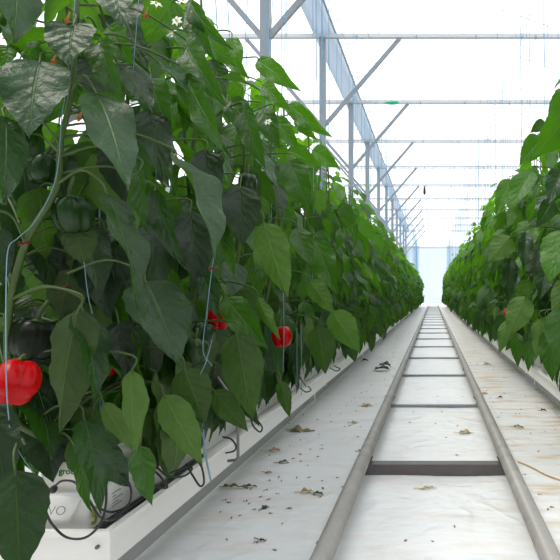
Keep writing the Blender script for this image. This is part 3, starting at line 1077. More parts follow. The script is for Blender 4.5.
twine([(78, -60, 1.11), (75, 0, 1.10), (68, 75, 1.09), (62, 115, 1.09), (56, 178, 1.09), (36, 220, 1.09), (18, 238, 1.07), (8, 250, 1.04), (6, 300, 0.985), (6, 360, 0.93), (7, 398, 0.93), (9, 420, 0.96)],
      'blue twine wound down the nearest stem and past the red pepper')
twine([(9, 425, 1.02), (18, 450, 1.03), (34, 474, 1.04)], 'loose blue twine end beside the bottom left leaf')
twine([(140, -20, 1.16), (137, 20, 1.16), (133, 70, 1.17), (131, 95, 1.2)], 'blue twine between the large dark leaves at the top left', 0.0008)
twine([(84, 262, 1.14), (88, 295, 1.14), (93, 316, 1.14)], 'short blue twine under the hanging green pepper')
twine([(222, 215, 1.30), (216, 245, 1.27), (212, 268, 1.27), (207, 310, 1.28), (203, 350, 1.28), (212, 366, 1.3)], 'blue twine running through the red clip in mid row')
twine([(212, 340, 1.29), (206, 362, 1.29), (200, 375, 1.3)], 'blue twine knotted below the red clip in mid row')
twine([(203, 430, 1.36), (205, 452, 1.33), (211, 482, 1.31)], 'frayed blue twine tail hanging over the white gutter edge', 0.0022)
twine([(283, 284, 1.72), (284, 330, 1.72), (283, 372, 1.72)], 'blue twine hanging beside the half-hidden red pepper')
twine([(297, 328, 1.95), (297, 360, 1.95), (297, 392, 1.95)], 'blue twine hanging in front of the gutter, left one of a pair')
twine([(301, 325, 1.98), (301.5, 360, 1.98), (301.5, 395, 1.98)], 'blue twine hanging in front of the gutter, right one of a pair')

for sgn, nm in ((-1, 'left'), (1, 'right')):
    for off, w2 in ((-0.12, 'aisle side'), (0.15, 'far side')):
        mb = MB()
        mb.tube([(sgn * (ROWX + off), 0.9, WIRE_Z), (sgn * (ROWX + off), 20, WIRE_Z), (sgn * (ROWX + off), 33, WIRE_Z)], 0.002, 4)
        o = mb.build('crop_wire', M['galv'])
        tag(o, 'thin steel wire high above the %s plant row, %s of the pair' % (nm, w2), 'wire')

# ------------------------------------------------------------------ crop gutters, bags, blocks
GZ0, GZ1 = 0.152, 0.232


def gutter(sgn, y0, y1, label):
    root = empty('growing_gutter', (sgn * ROWX, y0, 0))
    tag(root, label, 'gutter')
    w = 0.125
    prof = [(-w - 0.012, GZ1 - 0.012), (-w - 0.012, GZ1), (-w + 0.004, GZ1), (-w + 0.004, GZ1 - 0.030), (w - 0.004, GZ1 - 0.030), (w - 0.004, GZ1), (w + 0.012, GZ1), (w + 0.012, GZ1 - 0.012), (w, GZ1 - 0.014), (w, GZ0), (-w, GZ0), (-w, GZ1 - 0.014)]
    mb = MB()
    L = y1 - y0
    pts = np.array([[(x, yy, z) for (x, z) in prof] for yy in (0, L * 0.25, L)])
    mb.grid(pts, closed_u=True)
    mb.build('channel', M['white_metal'], root, smooth=False)
    mb = MB()
    mb.box((-w - 0.012, -0.006, GZ0 - 0.012), (w + 0.012, 0.0, GZ1))
    mb.box((-w - 0.014, -0.010, GZ1 - 0.010), (w + 0.014, 0.002, GZ1 + 0.003))
    mb.build('end_plate', M['white_metal'], root, smooth=False)
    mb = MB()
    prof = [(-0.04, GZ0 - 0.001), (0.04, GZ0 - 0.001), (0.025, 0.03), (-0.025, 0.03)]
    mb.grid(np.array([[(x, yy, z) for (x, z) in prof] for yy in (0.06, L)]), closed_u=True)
    mb.build('under_gutter_shade', M['shade_grey'], root, smooth=False)  # added filler: blocks light below the gutter, its grey reads as shade
    for sx in (-1, 1):
        mb = MB(); c = sx * (w - 0.03)
        mb.box((c - 0.026, -0.004, 0), (c + 0.026, 0.03, GZ0))
        mb.build('leg', M['white_metal'], root, smooth=False)
    for sx in (-1, 1):
        mb = MB()
        mb.tube([(sx * (w - 0.012), -0.012, GZ1 - 0.03), (sx * (w - 0.012), -0.005, GZ1 - 0.03)], 0.004, 8)
        mb.build('screw', M['sleeper'], root)
    for yy in np.arange(2.5, L, 2.5):
        mb = MB()
        mb.box((-0.03, yy - 0.015, 0), (0.03, yy + 0.015, GZ0))
        mb.box((-0.1, yy - 0.015, GZ0 - 0.03), (0.1, yy + 0.015, GZ0))
        mb.build('support_bracket', M['white_metal'], root, smooth=False)
    return root


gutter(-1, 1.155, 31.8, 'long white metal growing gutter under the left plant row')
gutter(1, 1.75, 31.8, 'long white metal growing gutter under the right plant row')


def soft_box(w, l, h, seed=0, puff=0.010, n=10, m=24):
    """puffy plastic wrapped slab, origin at the middle of its base near end (y from 0 to l)"""
    rs = random.Random(seed)
    mb = MB()
    na = 28
    rings = []
    for i in range(m + 1):
        f = i / m
        e = min(f, 1 - f) * l
        sh = 1 - max(0, 1 - e / 0.018) ** 2 * 0.10
        ring = []
        for j in range(na):
            a = 2 * math.pi * j / na
            c, s_ = math.cos(a), math.sin(a)
            x = math.copysign(abs(c) ** 0.28, c) * w / 2
            z = math.copysign(abs(s_) ** 0.28, s_) * h / 2
            k = puff * 0.35 * (math.sin(9 * f * l / 0.3 + seed) * math.cos(3 * a) + 0.5 * math.sin(23 * f + 2 * a))
            ring.append((x * sh + k * c, f * l, z * sh + h / 2 + k * max(0, s_)))
        rings.append(ring)
    cap0 = [[(x * 0.0, 0.0, h / 2 + (z - h / 2) * 0.0) for (x, y, z) in rings[0]]]
    cap1 = [[(0, l, h / 2) for _ in rings[-1]]]
    mb.grid(np.array(cap0 + rings + cap1), closed_u=True)
    return mb


def text(body, size, mat, parent, loc, rot, name='lettering', bold=0.0):
    cu = bpy.data.curves.new(name, 'FONT')
    cu.body = body
    cu.size = size
    cu.extrude = 0.0002
    cu.offset = bold
    cu.align_x = 'LEFT'
    cu.materials.append(mat)
    tmp = bpy.data.objects.new('tmp', cu)
    COL.objects.link(tmp)
    bpy.context.view_layer.update()
    me = bpy.data.meshes.new_from_object(tmp.evaluated_get(bpy.context.evaluated_depsgraph_get()))
    bpy.data.objects.remove(tmp)
    me.name = name
    o = bpy.data.objects.new(name, me)
    COL.objects.link(o)
    o.parent = parent
    o.location = loc
    o.rotation_euler = rot
    return o


BAG_Z = GZ1 - 0.030
BAGH = 0.095
bagL = 1.00
bags = []
for side, sgn, ys in (('left', -1, [1.19 + 1.05 * k for k in range(8)]), ('right', 1, [1.80 + 1.05 * k for k in range(5)])):
    for k, y in enumerate(ys):
        root = empty('grow_bag', (sgn * (ROWX + 0.018), y, BAG_Z))
        first = side == 'left' and k == 0
        names = ['nearest', 'second', 'third', 'fourth', 'fifth', 'sixth', 'seventh', 'eighth']
        tag(root, ('white plastic grow bag at the near end of the left gutter, olive figure on it' if first else
                   'white plastic grow bag in the %s gutter, %s from its near end' % (side, names[k])), 'grow bag', 'grow bags in the %s gutter' % side)
        soft_box(0.165, bagL, BAGH, k + (20 if side == 'right' else 0)).build('film_sleeve', M['film'], root)
        # folded flap over the end
        mb = MB()
        g_ = np.zeros((5, 7, 3))
        for i in range(5):
            for j in range(7):
                u = j / 6 - 0.5; f = i / 4
                g_[i, j] = (u * 0.150 * (1 - 0.30 * f), -0.004 - 0.022 * f + 0.012 * f * f, BAGH * (0.97 - 0.62 * f) + 0.003 * math.sin(9 * u + 3 * f))
        mb.grid(g_)
        o = mb.build('end_flap', M['film'], root)
        md = o.modifiers.new('thick', 'SOLIDIFY'); md.thickness = 0.0012
        if first:
            text('VO', 0.026, M['print_dark'], root, (0.012, -0.0215, 0.056), (R(70), 0, R(4)), 'lettering', -0.0006)
            text('5', 0.050, M['print_olive'], root, (0.0855, 0.010, 0.022), (R(90), 0, R(90)), 'lettering', 0.0012)
            for q in range(5):
                mb = MB(); mb.box((0.0835, 0.055, 0.030 + q * 0.0075), (0.0852, 0.055 + (0.075, 0.06, 0.08, 0.05, 0.07)[q], 0.0325 + q * 0.0075))
                mb.build('printed_line', M['print_grey'], root, smooth=False)


def block_proto():
    root = empty('growing_block', (0, 0, 0))
    bm = bmesh.new()
    bmesh.ops.create_cube(bm, size=1.0)
    for v in bm.verts:
        v.co = Vector((v.co.x * 0.100, v.co.y * 0.100, (v.co.z + 0.5) * 0.066))
    top = max(bm.faces, key=lambda f: f.calc_center_median().z)
    r = bmesh.ops.inset_individual(bm, faces=[top], thickness=0.004)
    for v in top.verts: v.co.z -= 0.006
    bmesh.ops.bevel(bm, geom=[e for e in bm.edges if abs(e.verts[0].co.z - e.verts[1].co.z) > 0.05], offset=0.006, segments=3, affect='EDGES')
    me = bpy.data.meshes.new('film_wrap'); bm.to_mesh(me); bm.free()
    link('film_wrap', me, root, None, M['wrap'])
    mb = MB()
    g_ = np.zeros((9, 9, 3))
    for i in range(9):
        for j in range(9):
            g_[i, j] = ((i / 8 - .5) * 0.091, (j / 8 - .5) * 0.091, 0.0615 + 0.006 * random.random())
    mb.grid(g_)
    mb.build('substrate', M['rockwool'], root)
    return root


proto = block_proto()
BL_Z = BAG_Z + BAGH - 0.006
firstblock = True
for side, sgn, rows in (('left', -1, YL[:22]), ('right', 1, YR[:14])):
    for k, y in enumerate(rows):
        o = proto if firstblock else copy_tree(proto)
        o.location = (sgn * ROWX, y - (0.06 if side == 'left' and k == 0 else 0), BL_Z)
        if k < 4:
            lab = {0: 'cream-wrapped growing block with green print at the near end of the %s row', 1: 'second growing block from the near end of the %s row, plastic wrapped',
                   2: 'third growing block from the near end of the %s row, plastic wrapped', 3: 'fourth growing block from the near end of the %s row, plastic wrapped'}[k] % side
            if k == 0 and side == 'right': lab = 'plastic-wrapped growing block at the near end of the right row'
        else:
            lab = 'plastic-wrapped growing block under the %s plants, past the first four' % side
        tag(o, lab, 'growing block', 'growing blocks in the %s gutter' % side)
        if firstblock:
            firstblock = False
            keep_first = o
text('groda', 0.0185, M['print_green'], keep_first, (-0.008, -0.0512, 0.040), (R(90), 0, 0), 'lettering', 0.0004)
text('ni', 0.0165, M['print_green'], keep_first, (-0.030, -0.0512, 0.040), (R(90), 0, 0), 'lettering', 0.0003)
text('da', 0.0085, M['print_green'], keep_first, (-0.029, -0.0512, 0.028), (R(90), 0, 0), 'lettering', 0.0)


# ------------------------------------------------------------------ drip tubes, stakes, rods
def drip(pts, label, stake=None, r=0.0024, nozzle=False):
    root = empty('drip_tube', P(*pts[0]))
    org = root.location
    tag(root, label, 'drip tube', 'black drip tubes along the left gutter')
    mb = MB(); mb.tube(spline([P(*q) - org for q in pts], 7), r, 8)
    mb.build('hose', M['black'], root)
    if nozzle:
        mb = MB()
        d = (P(*pts[0]) - P(*pts[1])).normalized()
        mb.tube([(0, 0, 0), tuple(d * 0.006 + Vector((0, 0, -0.004))), tuple(d * 0.010 + Vector((0, 0, -0.008)))], [0.004, 0.0075, 0.0065], 10)
        mb.build('nozzle', M['black'], root)


drip([(55, 486, 1.16), (62, 481, 1.145), (74, 482, 1.13), (84, 492, 1.12), (92, 505, 1.12), (100, 517, 1.125), (112, 520, 1.18), (128, 512, 1.27)],
     'black drip tube plugged into the near white bag with a round nozzle', nozzle=True)
drip([(80, 442, 1.20), (92, 446, 1.16), (101, 460, 1.13), (106, 485, 1.11), (105, 510, 1.10), (98, 527, 1.09), (84, 538, 1.085), (66, 537, 1.085), (52, 524, 1.09), (46, 512, 1.10)],
     'black drip tube in a wide loop hanging over the gutter end')
drip([(112, 470, 1.24), (124, 476, 1.22), (131, 490, 1.21), (128, 505, 1.22), (112, 512, 1.22), (98, 508, 1.22)],
     'black drip tube curling behind the leaves beside the wide loop')
drip([(138, 446, 1.30), (152, 462, 1.27), (168, 476, 1.25), (184, 476, 1.26), (192, 469, 1.30), (186, 467, 1.33), (170, 473, 1.33)],
     'black drip tube crossing the gutter edge right of the pale leaves')
drip([(148, 466, 1.28), (158, 474, 1.26), (167, 486, 1.25), (163, 488, 1.25), (153, 484, 1.26), (150, 474, 1.28)],
     'black drip tube in a low loop under the pale leaves')
drip([(186, 464, 1.36), (193, 476, 1.33), (200, 486, 1.32), (204, 482, 1.33), (202, 468, 1.36), (197, 460, 1.40)],
     'black drip tube in a narrow loop beside the frayed twine tail')
drip([(223, 437, 1.55), (231, 439, 1.52), (236, 446, 1.51), (234, 451, 1.52), (226, 453, 1.54)],
     'black drip tube in a half loop behind the bent rod')
drip([(252, 418, 1.72), (256, 419, 1.70), (262, 427, 1.69), (260, 432, 1.69), (254, 427, 1.70), (251, 420, 1.73)],
     'black drip tube ring on the gutter edge beyond the bent rod')
drip([(308, 386, 2.2), (311, 390, 2.18), (306, 392, 2.18), (300, 388, 2.2)], 'black drip tube scrap where the two blue twines hang')
drip([(334, 366, 2.8), (340, 369, 2.76), (336, 371, 2.76), (330, 368, 2.8)], 'small black drip tube loop on the far stretch of the left gutter')

# main supply hose lying along the bag edge
mb = MB()
mb.tube([(-0.716, 1.20, BAG_Z + 0.016), (-0.712, 1.4, BAG_Z + 0.014), (-0.724, 1.75, BAG_Z + 0.012)], 0.008, 8)
o = mb.build('supply_hose', M['black']); tag(o, 'black supply hose lying along the edge of the left gutter', 'hose')


# wire stake over the near block
mb = MB()
mb.tube(spline([P(66, 462, 1.24), P(66, 442, 1.24), P(72, 440, 1.245), P(78, 442, 1.25), P(78, 460, 1.25)], 5), 0.003, 6)
o = mb.build('drip_stake', M['black']); tag(o, 'dark hooped stake stuck in the near growing block', 'stake')

mb = MB()
rod = [P(205, 352, 1.64), P(218, 378, 1.62), P(232, 398, 1.60), P(237, 405, 1.59), P(238, 412, 1.59), P(238, 450, 1.59), P(238, 457, 1.59), P(236, 460, 1.59), P(228, 461, 1.60)]
mb.tube(rod, 0.0042, 8)
o = mb.build('bent_rod', M['rod']); tag(o, 'grey steel rod bent down over the left gutter to a hooked foot', 'rod')

# ------------------------------------------------------------------ pipe rails and sleepers
PZ, PR = 0.074, 0.0265
for x, nm in ((-0.272, 'left'), (0.287, 'right')):
    root = empty('pipe_rail', (x, 0.6, 0))
    tag(root, 'long grey steel heating pipe, %s rail of the aisle track' % nm, 'rail')
    mb = MB()
    mb.tube([(0, 0, PZ), (0.002, 9, PZ), (0, 18, PZ), (0, 31.6, PZ)], PR, 20)
    mb.build('pipe', M['pipe'], root)
    for q, yy in enumerate(np.arange(1.645, 31, 1.33)):
        if q > 12: break
        mb = MB()
        an = np.linspace(R(200), R(340), 9)
        g_ = np.array([[(math.cos(a) * rr, yy + dy, PZ + math.sin(a) * rr) for a in an] for rr, dy in ((PR + .001, -.02), (PR + .005, -.02), (PR + .005, .02), (PR + .001, .02))])
        mb.grid(g_)
        mb.box((-0.010, yy - 0.012, 0.0445 if q == 0 else 0.0165), (0.010, yy + 0.012, PZ - PR - 0.0005))
        mb.build('saddle', M['sleeper'], root, smooth=False)

for k in range(23):
    y = 2.22 + 1.33 * k
    h = 0.044 if k == 0 else 0.016
    dp = 0.05 if k == 0 else 0.035
    mb = MB()
    x0, x1 = -0.272 - 0.012, 0.287 + 0.012
    # channel section: web facing the near side, two flanges
    mb.box((x0, y, 0.001), (x1, y + 0.004, h))
    mb.box((x0, y + 0.004, h - 0.004), (x1, y + dp, h))
    mb.box((x0, y + 0.004, 0.001), (x1, y + dp, 0.005))
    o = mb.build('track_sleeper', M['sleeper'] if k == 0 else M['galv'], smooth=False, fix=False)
    tag(o, {0: 'nearest steel cross support between the rails, thick with a dark face', 1: 'second steel cross support between the rails from the near end',
            2: 'third steel cross support between the rails from the near end'}.get(k, 'thin steel cross support between the rails farther down the aisle'),
        'cross support', 'cross supports of the aisle track')

# ------------------------------------------------------------------ floor
nx, ny = 81, 241
xs = np.linspace(-1.6, 1.6, nx)
ysn = np.concatenate([np.linspace(0.9, 6, 170), np.linspace(6.2, 14, ny - 170)])


def fz(x, y):
    w = 0.0016 * (math.sin(4.3 * y + 6.1 * x + 1.3 * math.sin(5 * x)) + math.sin(6.1 * y - 8.2 * x + 2 * math.sin(2.1 * y)) * 0.7)
    r = 0.0030 * math.exp(-((x - 0.20 - 0.02 * math.sin(9 * y)) / 0.018) ** 2) * (1 + math.sin(5 * y)) \
        + 0.004 * math.exp(-((y - 1.72 + 0.35 * x) / 0.012) ** 2) * (x > 0.33) \
        + 0.004 * math.exp(-((y - 2.05 + 0.55 * x) / 0.010) ** 2) * (x > 0.33)
    e = max(0.0, 1 - max(0, (y - 10) / 4)) * max(0.0, min(1.0, (1.6 - abs(x)) / 0.3)) * min(1.0, (y - 0.9) / 0.1)
    return (w + r) * e


pts = np.zeros((ny, nx, 3))
for i in range(ny):
    for j in range(nx):
        pts[i, j] = (xs[j], ysn[i], fz(xs[j], ysn[i]))
mb = MB()
mb.grid(pts[:, ::-1])
X0, X1, YA, YB = -14.0, 16.0, -6.0, 50.0
for (a, b, c, d) in ((X0, -1.6, YA, YB), (1.6, X1, YA, YB), (-1.6, 1.6, YA, 0.9), (-1.6, 1.6, 14.0, YB)):
    mb.grid(np.array([[(b, c, 0), (a, c, 0)], [(b, d, 0), (a, d, 0)]], float))
fl = mb.build('floor', M['floor'], fix=False)
for p_ in fl.data.polygons:
    pass
fl['kind'] = 'structure'

mb = MB()
mb.box((X0, 32.6, 0.0), (X1, 49.9, 0.02))
o = mb.build('trim_1', M['concrete'], smooth=False); o['kind'] = 'structure'
root = empty('cross_pipe', (0, 40.0, 0)); tag(root, 'low pale pipe running across the far end of the aisle', 'pipe')
mb = MB(); mb.tube([(-3, 0, 0.10), (3, 0, 0.10)], 0.03, 10); mb.build('pipe', M['alu'], root)
for x in (-2, 0, 2):
    mb = MB(); mb.box((x - 0.03, -0.03, 0.02), (x + 0.03, 0.03, 0.075)); mb.build('leg', M['alu'], root, smooth=False)

# fallen petals: small curled flakes
FLK = []
for v in range(6):
    r2 = random.Random(40 + v)
    mb = MB()
    for q in range(r2.choice((1, 2, 2))):
        a = r2.uniform(0, 6.28)
        mb.leaf((r2.uniform(-.003, .003), r2.uniform(-.003, .003), 0.002), (math.cos(a), math.sin(a), 0.35), (0, 0, 1), r2.uniform(0.008, 0.013), r2.uniform(0.006, 0.009),
                bend=r2.uniform(0.8, 2.0), fold=r2.uniform(0.2, 0.7), wave=0.001, nl=5, nw=4)
    mb.tube([(0, 0, 0.001), (0.002, 0.001, 0.004), (0.004, -0.001, 0.0035)], [0.002, 0.0028, 0.0016], 6)
    FLK.append(mb.mesh('fallen_petal', M['crumb']))
PET = [(221, 452), (300, 455), (262, 451), (269, 456), (290, 447), (279, 477), (281, 481), (250, 489), (266, 490), (225, 500), (228, 503), (246, 501), (249, 504), (261, 497),
       (269, 500), (277, 494), (254, 510), (220, 512), (231, 518), (240, 516), (266, 541), (266, 473), (311, 450), (322, 446), (293, 459), (300, 441), (322, 481), (318, 457),
       (330, 415), (331, 422), (317, 420), (341, 414), (352, 401), (354, 398), (289, 424), (303, 415)]


def petal(x, y, lab, grp, s=1.0):
    o = link('fallen_petal', rs_.choice(FLK), None, (x, y, fz(x, y) if 0.9 < y < 14 and abs(x) < 1.6 else 0))
    o.rotation_euler = (0, 0, rs_.uniform(0, 6.28)); o.scale = (s, s, s)
    tag(o, lab, 'petal', grp)


LL = 'tiny reddish-brown dried petal on the white floor left of the rails'
LR = 'tiny brown dried petal on the stained floor right of the rails'
LC = 'tiny brown dried petal on the white floor between the rails'
for px, py in PET:
    d = F * H / (py - VY)
    petal((px - VX) / F * d, d, LL, 'dried petals left of the rails', rs_.uniform(0.65, 0.95))
for q in range(95):
    y = 1.5 + rs_.random() ** 1.3 * 9
    petal(rs_.uniform(-0.64, -0.32), y, LL, 'dried petals left of the rails', rs_.uniform(0.6, 1.0))
for q in range(75):
    y = 1.5 + rs_.random() ** 1.3 * 8
    petal(rs_.uniform(0.33, 0.68), y, LR, 'dried petals right of the rails', rs_.uniform(0.6, 1.0))
for q in range(14):
    y = 1.5 + rs_.random() * 3
    if (y - 2.22) % 1.33 < 0.1 or (y - 2.22) % 1.33 > 1.27: continue
    petal(rs_.uniform(-0.2, 0.22), y, LC, 'dried petals between the rails', rs_.uniform(0.6, 1.0))


def dead_leaf(px, py, lpx, wpx, ang, mat, label, name='fallen_leaf', bend=0.5, fold=0.25, lift=0.004):
    d = F * H / (py - VY)
    x = (px - VX) / F * d
    L = lpx / F * d
    W = max(wpx / F * d * (F * 1.0 / (py - VY)) * 0.45, L * 0.22)
    W = min(W, L * 0.7)
    a = np.array([math.cos(R(ang)), math.sin(R(ang)), 0.0])
    mb = MB()
    mb.leaf(-a * L / 2 + np.array([0, 0, lift]), a + np.array([0, 0, bend * 0.4]), (0, 0, 1), L, W, bend=bend, fold=fold, wave=L * 0.07, nl=12, nw=6)
    mb.tube(bez(-a * (L / 2 + 0.025) + np.array([0.004, 0.006, 0.003]), -a * (L / 2 + 0.01) + np.array([0, 0, 0.006]), -a * L / 2 + np.array([0, 0, lift]), 5), 0.0013, 5)
    o = mb.build(name, mat, None, (x, d, (fz(x, d) if d < 14 else 0)), fix=False)
    md = o.modifiers.new('thick', 'SOLIDIFY'); md.thickness = 0.0007
    tag(o, label, 'dead leaf' if name == 'fallen_leaf' else 'scrap')


dead_leaf(302, 431, 26, 8, -8, M['dry_leaf'], 'olive dried leaf lying flat on the white floor left of the rail', bend=0.2, fold=0.15)
dead_leaf(284, 463, 11, 4, 10, M['wilt_leaf'], 'small dark green dried leaf left of the rail, near the olive leaf', bend=0.9)
dead_leaf(236, 488, 26, 4, -6, M['dry_leaf'], 'narrow curled brown-green leaf nearest the left gutter', bend=0.6, fold=0.8)
dead_leaf(250, 487, 14, 4, 8, M['wilt_leaf'], 'dark leaf tip lying against the narrow curled leaf', bend=0.6, fold=0.5)
dead_leaf(266, 508, 9, 7, 60, M['wilt_leaf'], 'small dark green leaf scrap on the floor among brown petals', bend=0.5)
dead_leaf(308, 493, 16, 5, 5, M['tan_leaf'], 'pale tan crumpled leaf beside the left rail', bend=0.7, fold=0.6)
dead_leaf(318, 495, 14, 4, -18, M['wilt_leaf'], 'thin green leaf strip beside the pale tan crumpled leaf', bend=0.5, fold=0.6)
dead_leaf(262, 542, 8, 4, -25, M['dark_rot'], 'small black curled scrap nearest the camera on the left floor', 'plant_scrap', bend=1.0)
dead_leaf(275, 452, 12, 5, 8, M['tan_leaf'], 'brown crumpled leaf on the stain beside the left gutter', bend=0.8, fold=0.5)
dead_leaf(367, 406, 13, 4, 20, M['tan_leaf'], 'thin tan leaf halfway along the left floor beside the rail', bend=0.2, fold=0.2)
dead_leaf(355, 423, 8, 4, 10, M['tan_leaf'], 'short tan leaf scrap beside the left rail', bend=0.3)
dead_leaf(269, 473, 7, 3, -10, M['dry_leaf'], 'tiny olive leaf scrap above the narrow curled leaf', 'plant_scrap', bend=0.6)
dead_leaf(383, 371, 17, 9, 15, M['wilt_leaf'], 'crumpled green leaf heap beside the left rail farther up', bend=0.9, fold=0.5, lift=0.012)
dead_leaf(384, 368, 14, 8, 160, M['wilt_leaf'], 'second crumpled green leaf lying on the heap by the left rail', bend=0.9, fold=0.6, lift=0.022)
dead_leaf(366, 362, 7, 4, 10, M['dark_rot'], 'dark shrivelled fruit scrap at the foot of the left row', 'plant_scrap', bend=1.6, fold=0.7, lift=0.01)
dead_leaf(467, 434, 17, 5, -5, M['tan_leaf'], 'tan dried leaf on the white film between the rails', bend=0.4, fold=0.3)
dead_leaf(501, 399, 5, 3, 5, M['dark_rot'], 'black shrivelled scrap on the right floor', 'plant_scrap', bend=1.8, fold=0.7, lift=0.006)
dead_leaf(544, 411, 6, 3, 5, M['dark_rot'], 'small dark red-brown scrap near the right picture edge', 'plant_scrap', bend=1.5, fold=0.6, lift=0.004)
dead_leaf(519, 428, 10, 3, -15, M['dry_leaf'], 'curled brown leaf strip right of the right rail', bend=0.9, fold=0.6)
dead_leaf(488, 365, 9, 4, 8, M['tan_leaf'], 'tan leaf flake on the right floor farther up the aisle', bend=0.6, fold=0.4)
dead_leaf(483, 394, 10, 4, -5, M['tan_leaf'], 'pale tan leaf right beside the right rail', bend=0.3, fold=0.3)
dead_leaf(428, 489, 18, 3, 8, M['tan_leaf'], 'flat tan leaf shred nearest the camera between the rails', bend=0.2, fold=0.2)

# brown dry stem lying off the right rail
mb = MB()
pp = []
for px, py in ((518, 463), (530, 468), (545, 476), (562, 482), (580, 486)):
    d = F * H / (py - VY); x = (px - VX) / F * d
    pp.append((x, d, fz(x, d) + 0.004))
mb.tube(spline(pp, 5), 0.003, 6)
o = mb.build('dry_stem', M['tan_leaf']); tag(o, 'thin brown dry stem on the floor right of the right rail', 'dry stem')

# ------------------------------------------------------------------ greenhouse frame
PX, TZ = -2.32, 6.12
XR = 4.2
ypost = [7.76 + 4.03 * k for k in range(11)]
names = ['nearest', 'second', 'third', 'fourth', 'fifth', 'sixth']
for k, y in enumerate(ypost):
    root = empty('support_post', (PX, y, 0))
    tag(root, ('grey steel greenhouse post with two slanting braces, %s one from the camera' % names[k]) if k < 6 else
        'distant pale grey greenhouse post with slanting braces behind the left row', 'post', 'greenhouse posts')
    mb = MB()
    mb.box((-0.065, -0.05, 0), (0.065, -0.042, TZ)); mb.box((-0.065, 0.042, 0), (0.065, 0.05, TZ)); mb.box((-0.02, -0.042, 0), (0.02, 0.042, TZ))
    mb.box((-0.065, -0.042, 0), (-0.045, 0.042, TZ)); mb.box((0.045, -0.042, 0), (0.065, 0.042, TZ))
    mb.build('shaft', M['galv'], root, smooth=False, fix=False)
    for sg in (-1, 1):
        mb = MB()
        mb.bar((sg * 0.05, 0, 4.28), (sg * 1.62, 0, TZ - 0.02), 0.075, 0.06)
        mb.build('brace', M['galv'], root, smooth=False)
    mb = MB(); mb.box((-0.12, -0.12, 0), (0.12, 0.12, 0.02)); mb.build('foot_plate', M['galv'], root, smooth=False)

for k, y in enumerate([3.73] + ypost):
    root = empty('roof_truss', (0, y, 0))
    nm = (['hidden'] + names)[k] if k < 7 else ''
    tag(root, ('pale horizontal roof tie beam across the aisle, %s in view from the camera' % nm) if 0 < k < 7 else
        ('distant pale horizontal roof tie beam across the aisle' if k else 'pale horizontal roof tie beam overhead, above the picture'), 'roof beam', 'roof tie beams')
    mb = MB()
    mb.box((-9.0, -0.025, TZ), (XR, 0.025, TZ + 0.075))
    mb.build('beam', M['alu'], root, smooth=False)
    mb = MB(); mb.tube([(-9.0, -0.1, TZ - 0.06), (XR, -0.1, TZ - 0.06)], 0.014, 6)
    mb.build('tie_rod', M['galv'], root)
    for j in range(5):
        x = -1.6 + 1.25 * j
        mb = MB(); mb.box((x - 0.012, -0.115, TZ - 0.085), (x + 0.012, -0.085, TZ)); mb.build('hanger', M['galv'], root, smooth=False)

root = empty('roof_gutter', (PX - 0.02, 0, 0)); tag(root, 'wide pale grey roof gutter running away above the posts on the left', 'roof gutter')
mb = MB()
prof = [(-0.22, TZ + 0.28), (-0.20, TZ + 0.12), (-0.10, TZ + 0.10), (0.10, TZ + 0.10), (0.20, TZ + 0.12), (0.22, TZ + 0.28), (0.18, TZ + 0.26), (0.09, TZ + 0.13), (-0.09, TZ + 0.13), (-0.18, TZ + 0.26)]
mb.grid(np.array([[(x, yy, z) for x, z in prof] for yy in (2, 20, 50)]), closed_u=True)
mb.build('trough', M['trough'], root, smooth=False)
for x0, x1, nm in ((-0.24, -0.20, 'edge_strip'), (0.20, 0.24, 'edge_strip')):
    mb = MB(); mb.box((x0, 2, TZ + 0.24), (x1, 50, TZ + 0.30)); mb.build(nm, M['galv'], root, smooth=False)

# pitched glass roof with glazing bars
RX, RZ, GZ = 0.94, TZ + 1.45, TZ + 0.30
roof = MB()
for (xa, za, xb, zb) in ((PX, GZ, RX, RZ), (RX, RZ, XR, GZ), (PX - 6.5, GZ, PX - 3.25, RZ), (PX - 3.25, RZ, PX, GZ), (XR, GZ, XR + 3.25, RZ), (XR + 3.25, RZ, XR + 6.5, GZ)):
    roof.grid(np.array([[(xa, -6, za), (xb, -6, zb)], [(xa, 50, za), (xb, 50, zb)]], float))
o = roof.build('ceiling', M['glass'], smooth=False, fix=False); o['kind'] = 'structure'
mb = MB()
for y in np.arange(3, 50, 2.0):
    mb.bar((PX, y, GZ - 0.02), (RX, y, RZ - 0.02), 0.010, 0.010); mb.bar((RX, y, RZ - 0.02), (XR, y, GZ - 0.02), 0.010, 0.010)
mb.bar((RX, 2, RZ - 0.03), (RX, 50, RZ - 0.03), 0.012, 0.012)
o = mb.build('trim_2', M['alu'], smooth=False, fix=False); o['kind'] = 'structure'

# end wall
mb = MB()
mb.box((X0, 50.0, 0), (X1, 50.05, 4.85))
o = mb.build('wall_back', M['end_film'], smooth=False); o['kind'] = 'structure'
mb = MB(); mb.box((X0, 49.8, 4.80), (X1, 49.98, 4.96))
o = mb.build('trim_3', simple('pinkish_end_beam', (0.62, 0.54, 0.52), 0.6, var=0.05), smooth=False); o['kind'] = 'structure'
mb = MB(); mb.box((X0, 49.9, 4.96), (X1, 49.95, RZ))
o = mb.build('window_1', M['glass'], smooth=False); o['kind'] = 'structure'

M['panel'] = simple('grey_wall_panel', (0.30, 0.31, 0.31), 0.6, var=0.08, scale=2)
for nm, lo, hi in (('wall_front', (X0, -6.0, 0), (X1, -5.9, TZ + 0.3)), ('wall_left', (X0, -6, 0), (X0 + 0.1, 50, TZ + 0.3)), ('wall_right', (X1 - 0.1, -6, 0), (X1, 50, TZ + 0.3))):
    mb = MB(); mb.box(lo, hi)
    o = mb.build(nm, M['panel'], smooth=False); o['kind'] = 'structure'

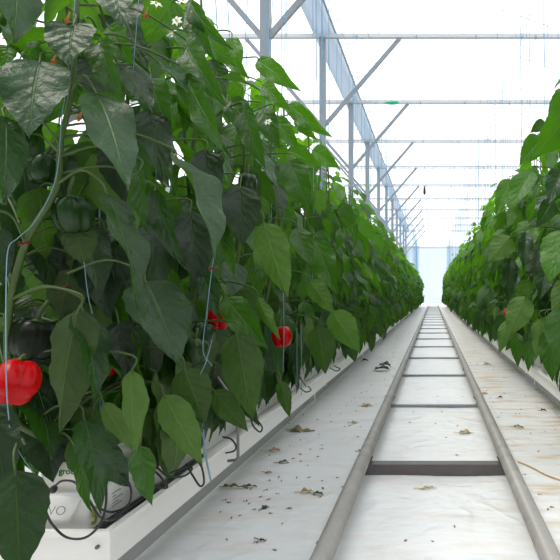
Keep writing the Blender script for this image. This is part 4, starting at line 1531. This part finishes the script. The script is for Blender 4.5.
# small things hanging from the roof
mb = MB()
d3 = 15.75
c = P(392, 102, d3)
for dx in (-0.14, 0.0, 0.14):
    pass
g_ = np.zeros((9, 10, 3))
for i in range(9):
    f = i / 8
    rr = math.sin(math.pi * min(0.999, max(0.001, f))) ** 0.3
    for j in range(10):
        a = 2 * math.pi * j / 10
        g_[i, j] = (c.x - 0.2 + 0.4 * f, c.y + math.cos(a) * 0.06 * rr, c.z + math.sin(a) * 0.055 * rr - 0.02)
mb.grid(g_, closed_u=True)
o = mb.build('lamp_housing', M['green_plastic'], fix=True); tag(o, 'small green fitting under the second visible roof beam', 'fitting')
o.name = 'roof_fitting'
mb = MB()
d4 = 29.0
c = P(424.5, 191, d4)
mb.tube([(c.x, c.y, c.z + 0.30), (c.x, c.y, c.z + 0.12), (c.x, c.y, c.z - 0.1), (c.x, c.y, c.z - 0.2)], [0.02, 0.06, 0.07, 0.03], 8)
o = mb.build('hanging_fitting', M['dark_rot']); tag(o, 'small dark fitting hanging from a far roof beam above the aisle', 'fitting')

# ------------------------------------------------------------------ light, sky, camera
w = bpy.data.worlds.new('overcast_sky')
scene.world = w
w.use_nodes = True
bg = w.node_tree.nodes['Background']
bg.inputs[0].default_value = (0.95, 0.97, 1.0, 1)
bg.inputs[1].default_value = 1.75
sun = bpy.data.lights.new('sun', 'SUN')
sun.energy = 2.0
sun.angle = R(25)
sun.color = (1.0, 0.93, 0.80)
so = bpy.data.objects.new('sun', sun)
COL.objects.link(so)
dirv = Vector((0.45, 0.12, -1.0)).normalized()        # travels right, down the aisle, down
so.rotation_euler = dirv.to_track_quat('-Z', 'Y').to_euler()

cam = bpy.data.cameras.new('camera')
co_ = bpy.data.objects.new('camera', cam)
COL.objects.link(co_)
co_.location = (0, 0, H)
co_.rotation_euler = (R(90), 0, 0)
cam.sensor_width = 36
cam.lens = 36.0
cam.shift_x = -(VX - 280) / 560
cam.shift_y = (VY - 280) / 560
cam.clip_start = 0.05
cam.clip_end = 300
scene.camera = co_

vs = scene.view_settings
vs.view_transform = 'Standard'
vs.look = 'None'
vs.gamma = 1.0
vs.use_curve_mapping = False
vs.exposure = 0.0
scene.cycles.use_denoising = True
scene.cycles.max_bounces = 10
scene.cycles.diffuse_bounces = 5
scene.cycles.transparent_max_bounces = 12
